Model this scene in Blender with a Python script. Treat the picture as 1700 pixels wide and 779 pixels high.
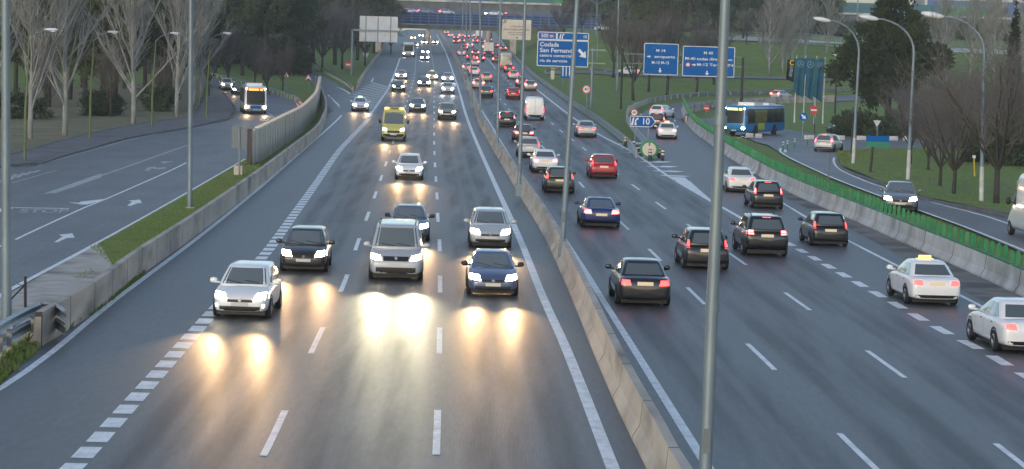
import bpy, bmesh, math, random
import numpy as np
from mathutils import Vector, Matrix
from mathutils.bvhtree import BVHTree
from mathutils.geometry import tessellate_polygon

R = math.radians
scene = bpy.context.scene
for o in list(bpy.data.objects):
    bpy.data.objects.remove(o)
COL = scene.collection

# ------------------------------------------------------------------ camera
FPX, CAMH = 4000.0, 8.4
PITCH = math.atan((389.5 - 74.0) / FPX)
ROLL = math.atan(0.031)
FWD = Vector((0, math.cos(PITCH), -math.sin(PITCH)))
U0 = Vector((0, math.sin(PITCH), math.cos(PITCH)))
R0 = Vector((1, 0, 0))
RT = R0 * math.cos(ROLL) + U0 * math.sin(ROLL)
UP = U0 * math.cos(ROLL) - R0 * math.sin(ROLL)
CAM = Vector((0, 0, CAMH))
cd = bpy.data.cameras.new('camera')
cd.sensor_width = 36.0
cd.sensor_fit = 'HORIZONTAL'
cd.lens = 36.0 * FPX / 1700.0
cd.clip_start = 0.5
cd.clip_end = 6000
cam = bpy.data.objects.new('camera', cd)
COL.objects.link(cam)
cam.matrix_world = Matrix(((RT.x, UP.x, -FWD.x, 0), (RT.y, UP.y, -FWD.y, 0), (RT.z, UP.z, -FWD.z, CAMH), (0, 0, 0, 1)))
scene.camera = cam

# ------------------------------------------------------------------ world, sun, exposure
SUN_EL, SUN_AZ = R(14.0), R(200.0)
world = bpy.data.worlds.new('World')
scene.world = world
world.use_nodes = True
wn = world.node_tree
wn.nodes.clear()
sky = wn.nodes.new('ShaderNodeTexSky')
sky.sky_type = 'NISHITA'
sky.sun_disc = False
sky.sun_elevation = SUN_EL
sky.sun_rotation = SUN_AZ
sky.altitude = 600
sky.air_density = 1.0
sky.dust_density = 1.6
sky.ozone_density = 1.6
bg = wn.nodes.new('ShaderNodeBackground')
bg.inputs['Strength'].default_value = 0.05
wo = wn.nodes.new('ShaderNodeOutputWorld')
hs = wn.nodes.new('ShaderNodeHueSaturation')
hs.inputs['Saturation'].default_value = .9
wn.links.new(sky.outputs[0], hs.inputs['Color'])
wn.links.new(hs.outputs[0], bg.inputs[0])
wn.links.new(bg.outputs[0], wo.inputs[0])
sl = bpy.data.lights.new('overcast_sun', 'SUN')
sl.energy = 0.08
sl.angle = R(40)
sl.color = (1.0, 0.9, 0.8)
so = bpy.data.objects.new('overcast_sun', sl)
COL.objects.link(so)
so.rotation_euler = (R(90) - SUN_EL, 0, R(180) - SUN_AZ)
scene.view_settings.view_transform = 'Standard'
scene.view_settings.look = 'None'
scene.view_settings.gamma = 1.0
scene.view_settings.exposure = 2.2
scene.view_settings.use_curve_mapping = False
scene.render.engine = 'CYCLES'
scene.cycles.use_denoising = True
scene.cycles.max_bounces = 5
scene.cycles.diffuse_bounces = 2
scene.cycles.glossy_bounces = 2
scene.cycles.transmission_bounces = 2
scene.cycles.volume_bounces = 0
scene.cycles.sample_clamp_indirect = 6.0

# ------------------------------------------------------------------ terrain heights and photo rays
def prof(Y):
    if Y < 120: return 0.0
    if Y < 300: return 0.0148 * (Y - 120) ** 2 / 360.0
    return 1.332 + 0.0148 * (Y - 300)

def ray(px, py):
    return FWD + RT * ((px - 850.0) / FPX) - UP * ((py - 389.5) / FPX)

def march(px, py, hf):
    d = ray(px, py)
    s, prev = 15.0, 15.0
    while s < 2600:
        p = CAM + d * s
        if p.z < hf(p.x, p.y): break
        prev = s
        s *= 1.015
    a, b = prev, s
    for _ in range(40):
        m = (a + b) / 2
        p = CAM + d * m
        if p.z < hf(p.x, p.y): b = m
        else: a = m
    p = CAM + d * b
    return Vector((p.x, p.y, hf(p.x, p.y)))

def Wp(px, py):
    return march(px, py, lambda x, y: prof(y))

def curveXY(pts):
    q = sorted([Wp(*p) for p in pts], key=lambda v: v.y)
    ys = np.array([v.y for v in q]); xs = np.array([v.x for v in q])
    return lambda Y: float(np.interp(Y, ys, xs))

PX_RBAR = [(1134, 196), (1150, 213), (1186, 241), (1205, 255), (1274, 297), (1322, 322), (1365, 341), (1432, 369), (1495, 397), (1632, 457), (1697, 487), (1770, 520), (1900, 585), (2500, 873), (3100, 1150)]
PX_RGUARD = [(825, 57), (835, 75), (850, 92), (883, 125), (902, 141), (944, 172), (990, 204), (1025, 232), (1044, 250)]
PX_LBAR = [(-80, 695), (61, 575), (110, 545), (160, 512), (225, 459), (322, 390), (424, 312), (480, 266), (525, 227), (537, 204), (541, 190), (540, 178), (536, 166), (532, 154)]
PX_WALL = [(532, 151), (528, 172), (518, 195), (500, 219), (470, 240), (425, 270), (415, 276)]
PX_MED = [(1080, 779), (1030, 679), (985, 584), (945, 490), (897, 390), (850, 307), (817, 250), (785, 195), (774, 150), (750, 92), (735, 66), (729, 57)]
XB = curveXY(PX_RBAR)
XG = curveXY(PX_RGUARD)
XLB = curveXY(PX_LBAR)
YRB_END = Wp(1134, 196).y

def sm(t):
    t = 0.0 if t < 0 else (1.0 if t > 1 else t)
    return t * t * (3 - 2 * t)

def T_right(Y):
    return float(np.interp(Y, [0, 130, 250, 350, 400, 425, 450, 475, 600, 900], [.5, .5, .1, .35, 1.2, 3.8, 7.0, 10.6, 12.8, 16.0]))

def T_left(Y):
    return float(np.interp(Y, [0, 300, 340, 400, 600, 1200], [0, 0, .6, 2.0, 5.4, 13.0]))

def XR(Y):
    if Y < 255: return XB(Y) + .15
    if Y > 300: return XG(Y) + 1.5
    t = (Y - 255) / 45
    return (XB(255) + .15) * (1 - t) + (XG(300) + 1.5) * t

def XL(Y):
    if Y < 235: return XLB(Y) - .6
    return XLB(235) - .6 + (Y - 235) * -0.02

def H(X, Y):
    p = prof(Y)
    xr = XR(Y)
    if X > xr:
        bw = float(np.interp(Y, [0, 250, 310], [.7, .7, 12]))
        t = sm((X - xr) / bw)
        return p * (1 - t) + T_right(Y) * t
    xl = XL(Y)
    if X < xl:
        bw = float(np.interp(Y, [0, 260, 310], [.7, .7, 10]))
        t = sm((xl - X) / bw)
        return p * (1 - t) + T_left(Y) * t
    return p

def W(px, py):
    return march(px, py, H)

def P(px, py, Y):
    """the point at distance Y along the road seen in that direction"""
    d = ray(px, py)
    return CAM + d * (Y / d.y)

# ------------------------------------------------------------------ materials
def new_mat(name):
    m = bpy.data.materials.new(name)
    m.use_nodes = True
    nt = m.node_tree
    b = nt.nodes['Principled BSDF']
    return m, nt, b

def c4(c): return (c[0], c[1], c[2], 1.0)

def mat(name, col, rough=.6, metal=0.0, emit=None, estr=0.0, coat=0.0, spec=None, alpha=None):
    m, nt, b = new_mat(name)
    b.inputs['Base Color'].default_value = c4(col)
    b.inputs['Roughness'].default_value = rough
    b.inputs['Metallic'].default_value = metal
    if emit:
        b.inputs['Emission Color'].default_value = c4(emit)
        b.inputs['Emission Strength'].default_value = estr
    if coat:
        b.inputs['Coat Weight'].default_value = coat
        b.inputs['Coat Roughness'].default_value = .06
    if spec is not None:
        b.inputs['Specular IOR Level'].default_value = spec
    return m

def nmat(name, c1, c2, scale, rough=.8, bump=0.0, stretch=(1, 1, 1), c3=None, scale3=3.0, thr=(.35, .65), metal=0.0, detail=6, rvar=0.0, bscale=None, spec=None, t3=(.5, .75), coords='Object'):
    """two colours mixed by noise, a third mixed in by a larger noise"""
    m, nt, b = new_mat(name)
    L = nt.links
    tc = nt.nodes.new('ShaderNodeTexCoord')
    mp = nt.nodes.new('ShaderNodeMapping')
    mp.inputs['Scale'].default_value = stretch
    L.new(tc.outputs[coords], mp.inputs[0])
    n = nt.nodes.new('ShaderNodeTexNoise')
    n.inputs['Scale'].default_value = scale
    n.inputs['Detail'].default_value = detail
    L.new(mp.outputs[0], n.inputs['Vector'])
    mr = nt.nodes.new('ShaderNodeMapRange')
    mr.inputs['From Min'].default_value, mr.inputs['From Max'].default_value = thr
    L.new(n.outputs['Fac'], mr.inputs['Value'])
    mx = nt.nodes.new('ShaderNodeMix'); mx.data_type = 'RGBA'
    L.new(mr.outputs[0], mx.inputs['Factor'])
    mx.inputs['A'].default_value = c4(c1); mx.inputs['B'].default_value = c4(c2)
    out = mx.outputs['Result']
    if c3:
        n3 = nt.nodes.new('ShaderNodeTexNoise')
        n3.inputs['Scale'].default_value = scale3
        n3.inputs['Detail'].default_value = 4
        L.new(mp.outputs[0], n3.inputs['Vector'])
        m3 = nt.nodes.new('ShaderNodeMapRange')
        m3.inputs['From Min'].default_value, m3.inputs['From Max'].default_value = t3
        L.new(n3.outputs['Fac'], m3.inputs['Value'])
        x3 = nt.nodes.new('ShaderNodeMix'); x3.data_type = 'RGBA'
        L.new(m3.outputs[0], x3.inputs['Factor'])
        L.new(out, x3.inputs['A']); x3.inputs['B'].default_value = c4(c3)
        out = x3.outputs['Result']
    L.new(out, b.inputs['Base Color'])
    b.inputs['Roughness'].default_value = rough
    b.inputs['Metallic'].default_value = metal
    if spec is not None: b.inputs['Specular IOR Level'].default_value = spec
    if rvar:
        rr = nt.nodes.new('ShaderNodeMapRange')
        rr.inputs['To Min'].default_value = rough - rvar; rr.inputs['To Max'].default_value = rough + rvar
        L.new(n.outputs['Fac'], rr.inputs['Value']); L.new(rr.outputs[0], b.inputs['Roughness'])
    if bump:
        bn = nt.nodes.new('ShaderNodeTexNoise')
        bn.inputs['Scale'].default_value = bscale or scale * 2
        bn.inputs['Detail'].default_value = 5
        L.new(mp.outputs[0], bn.inputs['Vector'])
        bp = nt.nodes.new('ShaderNodeBump')
        bp.inputs['Strength'].default_value = bump
        bp.inputs['Distance'].default_value = .05
        L.new(bn.outputs['Fac'], bp.inputs['Height']); L.new(bp.outputs[0], b.inputs['Normal'])
    return m

M = {}
M['asphalt'] = nmat('asphalt', (.064, .065, .067), (.084, .085, .086), 0.9, .60, .22, stretch=(1, .05, 1), c3=(.05, .05, .052), scale3=.35, rvar=.06, bscale=26, spec=.85)
_b = M['asphalt'].node_tree.nodes['Principled BSDF']
_b.inputs['Coat Weight'].default_value = .24; _b.inputs['Coat Roughness'].default_value = .42
def grain(m, amt=.5):
    """fine stone grain over a surface: light and dark chippings, not stretched"""
    nt = m.node_tree; L = nt.links; b = nt.nodes['Principled BSDF']
    src = b.inputs['Base Color'].links[0].from_socket
    tc = nt.nodes.new('ShaderNodeTexCoord')
    v = nt.nodes.new('ShaderNodeTexNoise'); v.inputs['Scale'].default_value = 7.0; v.inputs['Detail'].default_value = 8; v.inputs['Roughness'].default_value = .75
    mp = nt.nodes.new('ShaderNodeMapping'); mp.inputs['Scale'].default_value = (1, .16, 1)
    L.new(tc.outputs['Object'], mp.inputs[0]); L.new(mp.outputs[0], v.inputs['Vector'])
    r = nt.nodes.new('ShaderNodeMapRange'); r.inputs['From Min'].default_value, r.inputs['From Max'].default_value = .3, .7
    r.inputs['To Min'].default_value, r.inputs['To Max'].default_value = 1 - amt, 1 + amt
    L.new(v.outputs['Fac'], r.inputs['Value'])
    x = nt.nodes.new('ShaderNodeVectorMath'); x.operation = 'SCALE'
    L.new(src, x.inputs[0]); L.new(r.outputs[0], x.inputs['Scale']); L.new(x.outputs[0], b.inputs['Base Color'])
grain(M['asphalt'], .42)
M['asphalt_service'] = nmat('asphalt_service', (.13, .132, .135), (.17, .172, .175), 0.5, .55, .2, stretch=(1, .25, 1), c3=(.1, .102, .108), scale3=.12, bscale=20)
grain(M['asphalt_service'], .3)
M['paint'] = nmat('road_paint', (.86, .87, .87), (.55, .56, .56), 2.2, .5, .1, thr=(.45, .8))
M['paint_worn'] = nmat('worn_road_paint', (.5, .51, .51), (.26, .27, .27), 2.5, .6, .1, thr=(.4, .7))
M['concrete'] = nmat('barrier_concrete', (.56, .49, .41), (.41, .36, .31), 1.1, .85, .15, stretch=(1, .35, 1), c3=(.2, .18, .155), scale3=.7, t3=(.52, .72))
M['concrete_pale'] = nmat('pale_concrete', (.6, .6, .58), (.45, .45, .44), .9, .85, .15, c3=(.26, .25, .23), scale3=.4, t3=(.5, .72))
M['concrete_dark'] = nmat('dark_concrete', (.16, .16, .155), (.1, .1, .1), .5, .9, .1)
M['panel_wall'] = nmat('stained_panel_wall', (.56, .5, .42), (.7, .65, .58), .9, .9, .1, stretch=(1.4, 1.4, .12), c3=(.16, .15, .11), scale3=.45, t3=(.5, .68))
grain(M['paint'], .16); grain(M['paint_worn'], .25)
M['pavement'] = nmat('pavement_slabs', (.17, .17, .17), (.12, .12, .122), .8, .85, .1, c3=(.08, .08, .082), scale3=.35)
M['kerb'] = nmat('kerb_stone', (.2, .2, .195), (.13, .13, .13), 1.2, .85)
M['white_kerb'] = nmat('white_kerb', (.62, .62, .6), (.4, .4, .39), 1.5, .7)
M['grass_ground'] = nmat('grass_ground', (.125, .195, .022), (.165, .235, .038), .9, .95, .4, c3=(.2, .18, .085), scale3=.25, t3=(.52, .72), bscale=14)
M['grass'] = nmat('grass_blades', (.125, .195, .024), (.165, .235, .042), .6, .8, c3=(.22, .2, .095), scale3=.3, t3=(.5, .7))
M['litter'] = nmat('leaf_litter', (.21, .17, .09), (.13, .135, .06), .6, .95, .4, c3=(.26, .2, .12), scale3=.2, bscale=12)
M['gravel'] = nmat('pale_dirt', (.56, .53, .47), (.42, .39, .34), 1.3, .95, .3, c3=(.18, .155, .12), scale3=.45, bscale=16)
M['galv'] = nmat('galvanised_steel', (.21, .27, .315), (.16, .21, .25), 2.0, .5, stretch=(1, 1, .3), metal=.35)
M['rail'] = nmat('guardrail_steel', (.33, .35, .36), (.22, .235, .245), 1.5, .42, metal=.6)
M['post_green'] = nmat('green_post_paint', (.13, .17, .06), (.09, .125, .05), 3, .6)
M['white_paint'] = nmat('white_post_paint', (.6, .61, .6), (.45, .46, .45), 2, .6)
M['dark_steel'] = mat('dark_steel', (.03, .032, .035), .5, .3)
M['sign_blue'] = mat('sign_blue', (.0, .105, .37), .6, spec=.12)
M['sign_violet'] = mat('sign_violet_blue', (.05, .1, .4), .6, spec=.12)
M['sign_white'] = mat('sign_white', (.68, .7, .72), .45)
M['sign_cream'] = nmat('sign_cream', (.62, .56, .46), (.55, .5, .42), 1, .5)
M['sign_back'] = nmat('sign_back_aluminium', (.52, .56, .6), (.44, .48, .52), .8, .5, metal=.1)
M['sign_red'] = mat('sign_red', (.5, .02, .03), .4)
M['sign_green'] = mat('sign_green', (.01, .19, .1), .4)
M['sign_black'] = mat('sign_black', (.02, .02, .02), .5)
M['sign_yellow'] = mat('sign_yellow', (.6, .42, .03), .45)
M['back_grey'] = mat('sign_back_grey', (.13, .16, .18), .55, .2)
M['paddle'] = nmat('green_plastic', (.01, .17, .055), (.018, .23, .085), 2.5, .5)
M['lens_white'] = mat('lamp_lens', (.62, .66, .72), .25, coat=.5)
M['tyre'] = mat('tyre_rubber', (.012, .012, .013), .75)
M['rim'] = mat('alloy_rim', (.32, .33, .35), .35, .8)
M['glass'] = mat('car_glass', (.085, .105, .11), .06, 0, coat=1.0, spec=1.0)
M['windscreen_glass'] = mat('windscreen_glass', (.13, .155, .155), .06, 0, coat=1.0, spec=1.0)
M['bus_glass'] = mat('bus_glass', (.02, .026, .028), .2, spec=.2)
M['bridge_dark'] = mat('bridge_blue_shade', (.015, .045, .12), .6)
M['trim'] = mat('black_trim', (.012, .012, .013), .45)
M['chrome'] = mat('chrome', (.6, .6, .62), .15, 1.0)
M['plate'] = mat('number_plate', (.62, .6, .55), .45)
M['plate_tail'] = mat('lit_number_plate', (.62, .55, .4), .45, emit=(1, .62, .3), estr=.06)
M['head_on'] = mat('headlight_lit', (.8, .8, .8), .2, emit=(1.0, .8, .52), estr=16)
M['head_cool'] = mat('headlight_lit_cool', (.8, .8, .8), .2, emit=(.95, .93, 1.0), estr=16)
M['head_off'] = mat('headlight_unlit', (.45, .47, .5), .12, .3, coat=.8)
M['fog_on'] = mat('fog_lamp_lit', (.8, .8, .8), .2, emit=(1.0, .78, .5), estr=14)
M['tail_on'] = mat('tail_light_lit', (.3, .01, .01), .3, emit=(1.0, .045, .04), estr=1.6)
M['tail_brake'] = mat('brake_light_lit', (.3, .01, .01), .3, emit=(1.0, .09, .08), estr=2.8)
M['tail_off'] = mat('tail_light_unlit', (.12, .006, .008), .2, coat=.6)
M['amber_on'] = mat('amber_lamp_lit', (.6, .3, .05), .3, emit=(1.0, .6, .2), estr=.4)
M['orange_led'] = mat('destination_display_orange', (.05, .02, .01), .4, emit=(1.0, .22, .05), estr=1.1)
M['yellow_led'] = mat('destination_display_yellow', (.05, .05, .02), .4, emit=(.75, .9, .28), estr=.65)
M['taxi_green'] = mat('taxi_light_green', (.2, .5, .2), .3, emit=(.35, 1, .45), estr=.8)
M['lit_interior'] = mat('lit_bus_window', (.03, .03, .02), .12, emit=(.75, .8, .3), estr=.012, coat=.5)
M['bark_pale'] = nmat('pale_bark', (.33, .34, .33), (.2, .21, .205), 2.4, .9, stretch=(1, 1, .35), c3=(.07, .07, .065), scale3=1.6, t3=(.6, .7))
M['bark_grey'] = nmat('grey_bark', (.17, .17, .16), (.11, .11, .105), 1.5, .9)
M['bark_dark'] = nmat('dark_bark', (.06, .056, .052), (.038, .036, .035), 2, .95)
M['twig_pale'] = nmat('pale_twigs', (.34, .35, .335), (.23, .235, .22), .6, .9)
M['twig_brown'] = nmat('brown_twigs', (.155, .138, .125), (.105, .094, .086), .5, .9)
M['twig_dark'] = nmat('dark_twigs', (.17, .162, .158), (.115, .11, .108), .5, .9)
M['needles'] = nmat('pine_needles', (.042, .072, .038), (.068, .1, .045), .5, .85, c3=(.02, .042, .028), scale3=.25)
M['needles_olive'] = nmat('olive_needles', (.062, .086, .03), (.09, .115, .04), .4, .85, c3=(.03, .05, .024), scale3=.2)
M['needles_big'] = nmat('shaggy_pine_needles', (.024, .044, .02), (.046, .064, .024), .5, .85, c3=(.016, .032, .02), scale3=.25)
M['cypress'] = nmat('cypress_foliage', (.012, .026, .014), (.02, .036, .018), 1.2, .9)
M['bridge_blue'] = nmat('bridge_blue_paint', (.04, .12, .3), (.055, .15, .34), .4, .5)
M['teal_panel'] = nmat('teal_noise_panel', (.02, .11, .14), (.03, .15, .17), .12, .5)
M['green_panel'] = nmat('green_noise_panel', (.03, .22, .1), (.05, .28, .14), .15, .5)
M['blue_panel'] = nmat('blue_noise_panel', (.03, .08, .24), (.045, .11, .3), .15, .5)
M['hall_white'] = nmat('hall_cladding', (.62, .62, .6), (.52, .52, .52), .05, .6)
M['hall_blue'] = mat('hall_blue_band', (.04, .09, .3), .5)
M['flag_teal'] = nmat('teal_flag_cloth', (.008, .08, .14), (.012, .1, .17), .8, .8)
M['flag_black'] = mat('black_flag_cloth', (.012, .014, .018), .8)
M['pale_logo'] = mat('pale_emblem', (.22, .34, .4), .7)

def paint(name, col, metal=0.0, rough=.3):
    m = mat('car_paint_' + name, col, rough, metal, coat=.7)
    return m
PAINT = {
    'white': paint('white', (.8, .81, .82)), 'silver': paint('silver', (.46, .48, .5), .15), 'grey': paint('grey', (.15, .16, .18), .3),
    'darkgrey': paint('dark_grey', (.05, .053, .06), .4), 'black': paint('black', (.010, .011, .013)), 'brown': paint('brown_black', (.03, .025, .022), .2),
    'red': paint('red', (.42, .012, .025)), 'darkred': paint('dark_red', (.09, .012, .018)), 'blue': paint('dark_blue', (.012, .03, .13), .2),
    'greyblue': paint('grey_blue', (.1, .13, .24), .4), 'beige': paint('beige', (.34, .31, .26), .3), 'green': paint('green', (.02, .1, .085), .2),
    'olive': paint('olive_grey', (.055, .06, .045), .3), 'yellow': paint('ambulance_yellow', (.66, .6, .16)), 'busblue': paint('bus_blue', (.01, .2, .48)),
    'steel': paint('steel_blue', (.09, .13, .19), .5), 'cream': paint('cream', (.5, .46, .36)),
}

# ------------------------------------------------------------------ mesh helper
class MB:
    def __init__(s): s.v, s.f, s.mi = [], [], []
    def add(s, vs, fs, mi=0):
        n = len(s.v)
        s.v += [tuple(v) for v in vs]
        s.f += [tuple(i + n for i in f) for f in fs]
        s.mi += [mi] * len(fs)
        return s
    def box(s, c, d, mi=0, rz=0.0):
        x, y, z = d[0] / 2, d[1] / 2, d[2] / 2
        ca, sa = math.cos(rz), math.sin(rz)
        vs = [(c[0] + (i * x) * ca - (j * y) * sa, c[1] + (i * x) * sa + (j * y) * ca, c[2] + k * z) for k in (-1, 1) for i, j in ((-1, -1), (1, -1), (1, 1), (-1, 1))]
        return s.add(vs, [(3, 2, 1, 0), (4, 5, 6, 7), (0, 1, 5, 4), (1, 2, 6, 5), (2, 3, 7, 6), (3, 0, 4, 7)], mi)
    def tube(s, pts, rad, n=8, mi=0, caps=True):
        """swept round tube through the points"""
        pts = [Vector(p) for p in pts]
        rs = rad if isinstance(rad, (list, tuple)) else [rad] * len(pts)
        base = len(s.v)
        for i, p in enumerate(pts):
            t = (pts[min(i + 1, len(pts) - 1)] - pts[max(i - 1, 0)])
            t = t.normalized() if t.length > 1e-9 else Vector((0, 0, 1))
            a = Vector((1, 0, 0)) if abs(t.x) < .8 else Vector((0, 1, 0))
            u = t.cross(a).normalized(); w = t.cross(u)
            for k in range(n):
                an = 2 * math.pi * k / n
                s.v.append(tuple(p + (u * math.cos(an) + w * math.sin(an)) * rs[i]))
        for i in range(len(pts) - 1):
            for k in range(n):
                a, b = base + i * n + k, base + i * n + (k + 1) % n
                s.f.append((a, b, b + n, a + n)); s.mi.append(mi)
        if caps:
            s.f.append(tuple(base + k for k in range(n))[::-1]); s.mi.append(mi)
            e = base + (len(pts) - 1) * n
            s.f.append(tuple(e + k for k in range(n))); s.mi.append(mi)
        return s
    def loft(s, rings, mi=0, cap=True):
        n = len(rings[0]); base = len(s.v)
        for r in rings: s.v += [tuple(p) for p in r]
        for i in range(len(rings) - 1):
            for k in range(n):
                a, b = base + i * n + k, base + i * n + (k + 1) % n
                s.f.append((a, b, b + n, a + n)); s.mi.append(mi)
        if cap:
            s.f.append(tuple(base + k for k in range(n))[::-1]); s.mi.append(mi)
            e = base + (len(rings) - 1) * n
            s.f.append(tuple(e + k for k in range(n))); s.mi.append(mi)
        return s
    def prism(s, outline, y0, y1, mi=0):
        """outline in x,z between two y planes"""
        n = len(outline)
        vs = [(x, y0, z) for x, z in outline] + [(x, y1, z) for x, z in outline]
        fs = [(i, (i + 1) % n, n + (i + 1) % n, n + i) for i in range(n)]
        tri = tessellate_polygon([[Vector((x, z, 0)) for x, z in outline]])
        fs += [tuple(t) for t in tri] + [tuple(n + i for i in reversed(t)) for t in tri]
        return s.add(vs, fs, mi)
    def blob(s, c, d, nu=10, nv=6, mi=0, p=1.0):
        """ellipsoid"""
        base = len(s.v)
        def q(x): return math.copysign(abs(x) ** p, x)
        s.v.append((c[0], c[1], c[2] - d[2] / 2))
        for j in range(1, nv):
            ph = -math.pi / 2 + math.pi * j / nv
            for i in range(nu):
                th = 2 * math.pi * i / nu
                s.v.append((c[0] + d[0] / 2 * q(math.cos(ph)) * q(math.cos(th)), c[1] + d[1] / 2 * q(math.cos(ph)) * q(math.sin(th)), c[2] + d[2] / 2 * q(math.sin(ph))))
        s.v.append((c[0], c[1], c[2] + d[2] / 2))
        top = len(s.v) - 1
        for i in range(nu):
            s.f.append((base, base + 1 + (i + 1) % nu, base + 1 + i)); s.mi.append(mi)
            for j in range(nv - 2):
                a = base + 1 + j * nu + i; b = base + 1 + j * nu + (i + 1) % nu
                s.f.append((a, b, b + nu, a + nu)); s.mi.append(mi)
            a = base + 1 + (nv - 2) * nu
            s.f.append((a + i, a + (i + 1) % nu, top)); s.mi.append(mi)
        return s
    def mesh(s, name, mats, smooth=False):
        me = bpy.data.meshes.new(name)
        me.from_pydata(s.v, [], s.f)
        if not isinstance(mats, (list, tuple)): mats = [mats]
        for m in mats: me.materials.append(m)
        me.polygons.foreach_set('material_index', s.mi)
        if smooth is True: me.polygons.foreach_set('use_smooth', [True] * len(s.f))
        me.update()
        if smooth == 'auto':
            me.polygons.foreach_set('use_smooth', [True] * len(s.f))
            try: me.set_sharp_from_angle(angle=R(38))
            except Exception: pass
        return me
    def build(s, name, mats, parent=None, smooth=False, loc=None):
        return put(name, s.mesh(name, mats, smooth), parent, loc)

def put(name, me, parent=None, loc=None):
    o = bpy.data.objects.new(name, me)
    COL.objects.link(o)
    if parent is not None: o.parent = parent
    if loc is not None: o.location = loc
    return o

def tag(o, label=None, cat=None, group=None, kind=None):
    if label: o['label'] = label
    if cat: o['category'] = cat
    if group: o['group'] = group
    if kind: o['kind'] = kind
    return o

def thing(name, label, cat, loc=(0, 0, 0), rz=0.0, group=None):
    o = bpy.data.objects.new(name, None)
    COL.objects.link(o)
    o.location = loc
    o.rotation_euler = (0, 0, rz)
    return tag(o, label, cat, group)

def struct(o): return tag(o, kind='structure')

def copy_tree(o, parent=None):
    c = o.copy(); COL.objects.link(c)
    if parent is not None: c.parent = parent
    for ch in list(o.children): copy_tree(ch, c)
    return c

def subdiv_mesh(me, levels):
    """smooth a mesh with catmull-clark and keep the result"""
    o = bpy.data.objects.new('tmp', me); COL.objects.link(o)
    md = o.modifiers.new('s', 'SUBSURF'); md.levels = levels; md.render_levels = levels
    dg = bpy.context.evaluated_depsgraph_get()
    out = bpy.data.meshes.new_from_object(o.evaluated_get(dg))
    bpy.data.objects.remove(o)
    out.polygons.foreach_set('use_smooth', [True] * len(out.polygons))
    return out

_tc = {}
def text_mesh(txt, size):
    k = (txt, size)
    if k in _tc: return _tc[k]
    cu = bpy.data.curves.new('t', 'FONT'); cu.body = txt; cu.size = size; cu.align_x = 'CENTER'; cu.align_y = 'CENTER'
    cu.offset = size * .012
    o = bpy.data.objects.new('t', cu); COL.objects.link(o)
    bpy.context.view_layer.update()
    dg = bpy.context.evaluated_depsgraph_get()
    me = bpy.data.meshes.new_from_object(o.evaluated_get(dg))
    bpy.data.objects.remove(o)
    _tc[k] = me
    return me

def lettering(txt, size, m, parent, x, z, y=-.02, width=None, name='lettering'):
    me = text_mesh(txt, size).copy()
    me.materials.clear(); me.materials.append(m)
    co = np.array([v.co[:] for v in me.vertices])
    w = co[:, 0].max() - co[:, 0].min()
    k = 1.0 if width is None else width / w
    o = put(name, me, parent, (x, y, z))
    o.rotation_euler = (R(90), 0, 0)
    o.scale = (k, 1, 1)
    return o

# ---- polylines
def smooth_path(pts, step):
    """catmull-rom through the points, resampled evenly"""
    pts = [Vector(p) for p in pts]
    out = []
    for i in range(len(pts) - 1):
        p0 = pts[max(i - 1, 0)]; p1 = pts[i]; p2 = pts[i + 1]; p3 = pts[min(i + 2, len(pts) - 1)]
        n = max(2, int((p2 - p1).length / step))
        for k in range(n):
            t = k / n
            out.append(.5 * ((2 * p1) + (p2 - p0) * t + (2 * p0 - 5 * p1 + 4 * p2 - p3) * t * t + (3 * p1 - p0 - 3 * p2 + p3) * t ** 3))
    out.append(pts[-1])
    return out

def drape(p, off=0.0): return Vector((p.x, p.y, H(p.x, p.y) + off))

def resample(pts, n):
    d = [0.0]
    for a, b in zip(pts, pts[1:]): d.append(d[-1] + (b - a).length)
    t = np.linspace(0, d[-1], n)
    arr = np.array([p[:] for p in pts])
    return [Vector((np.interp(s, d, arr[:, 0]), np.interp(s, d, arr[:, 1]), np.interp(s, d, arr[:, 2]))) for s in t]

def ruled(name, pl, pr, off, m, n=60, k=6, world=False):
    """paved sheet between two edges"""
    a = resample([Vector(p) for p in pl] if world else [W(*p) for p in pl], n)
    b = resample([Vector(p) for p in pr] if world else [W(*p) for p in pr], n)
    mb = MB()
    for i in range(n):
        for j in range(k + 1):
            mb.v.append(tuple(drape(a[i].lerp(b[i], j / k), off)))
    for i in range(n - 1):
        for j in range(k):
            q = i * (k + 1) + j
            mb.f.append((q, q + 1, q + k + 2, q + k + 1)); mb.mi.append(0)
    return struct(mb.build(name, m, smooth=True))

def ribbon(mb, pts, width, off):
    """painted line along world points"""
    n0 = len(mb.v)
    for i, p in enumerate(pts):
        t = pts[min(i + 1, len(pts) - 1)] - pts[max(i - 1, 0)]
        t.z = 0; t.normalize()
        s = Vector((-t.y, t.x, 0)) * (width / 2)
        mb.v.append(tuple(drape(p + s, off))); mb.v.append(tuple(drape(p - s, off)))
    for i in range(len(pts) - 1):
        q = n0 + 2 * i
        mb.f.append((q, q + 1, q + 3, q + 2)); mb.mi.append(0)

def poly_flat(mb, pts, off):
    tri = tessellate_polygon([[Vector((p.x, p.y, 0)) for p in pts]])
    n = len(mb.v)
    for p in pts: mb.v.append(tuple(drape(p, off)))
    for t in tri:
        mb.f.append(tuple(n + i for i in t)); mb.mi.append(0)

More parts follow.
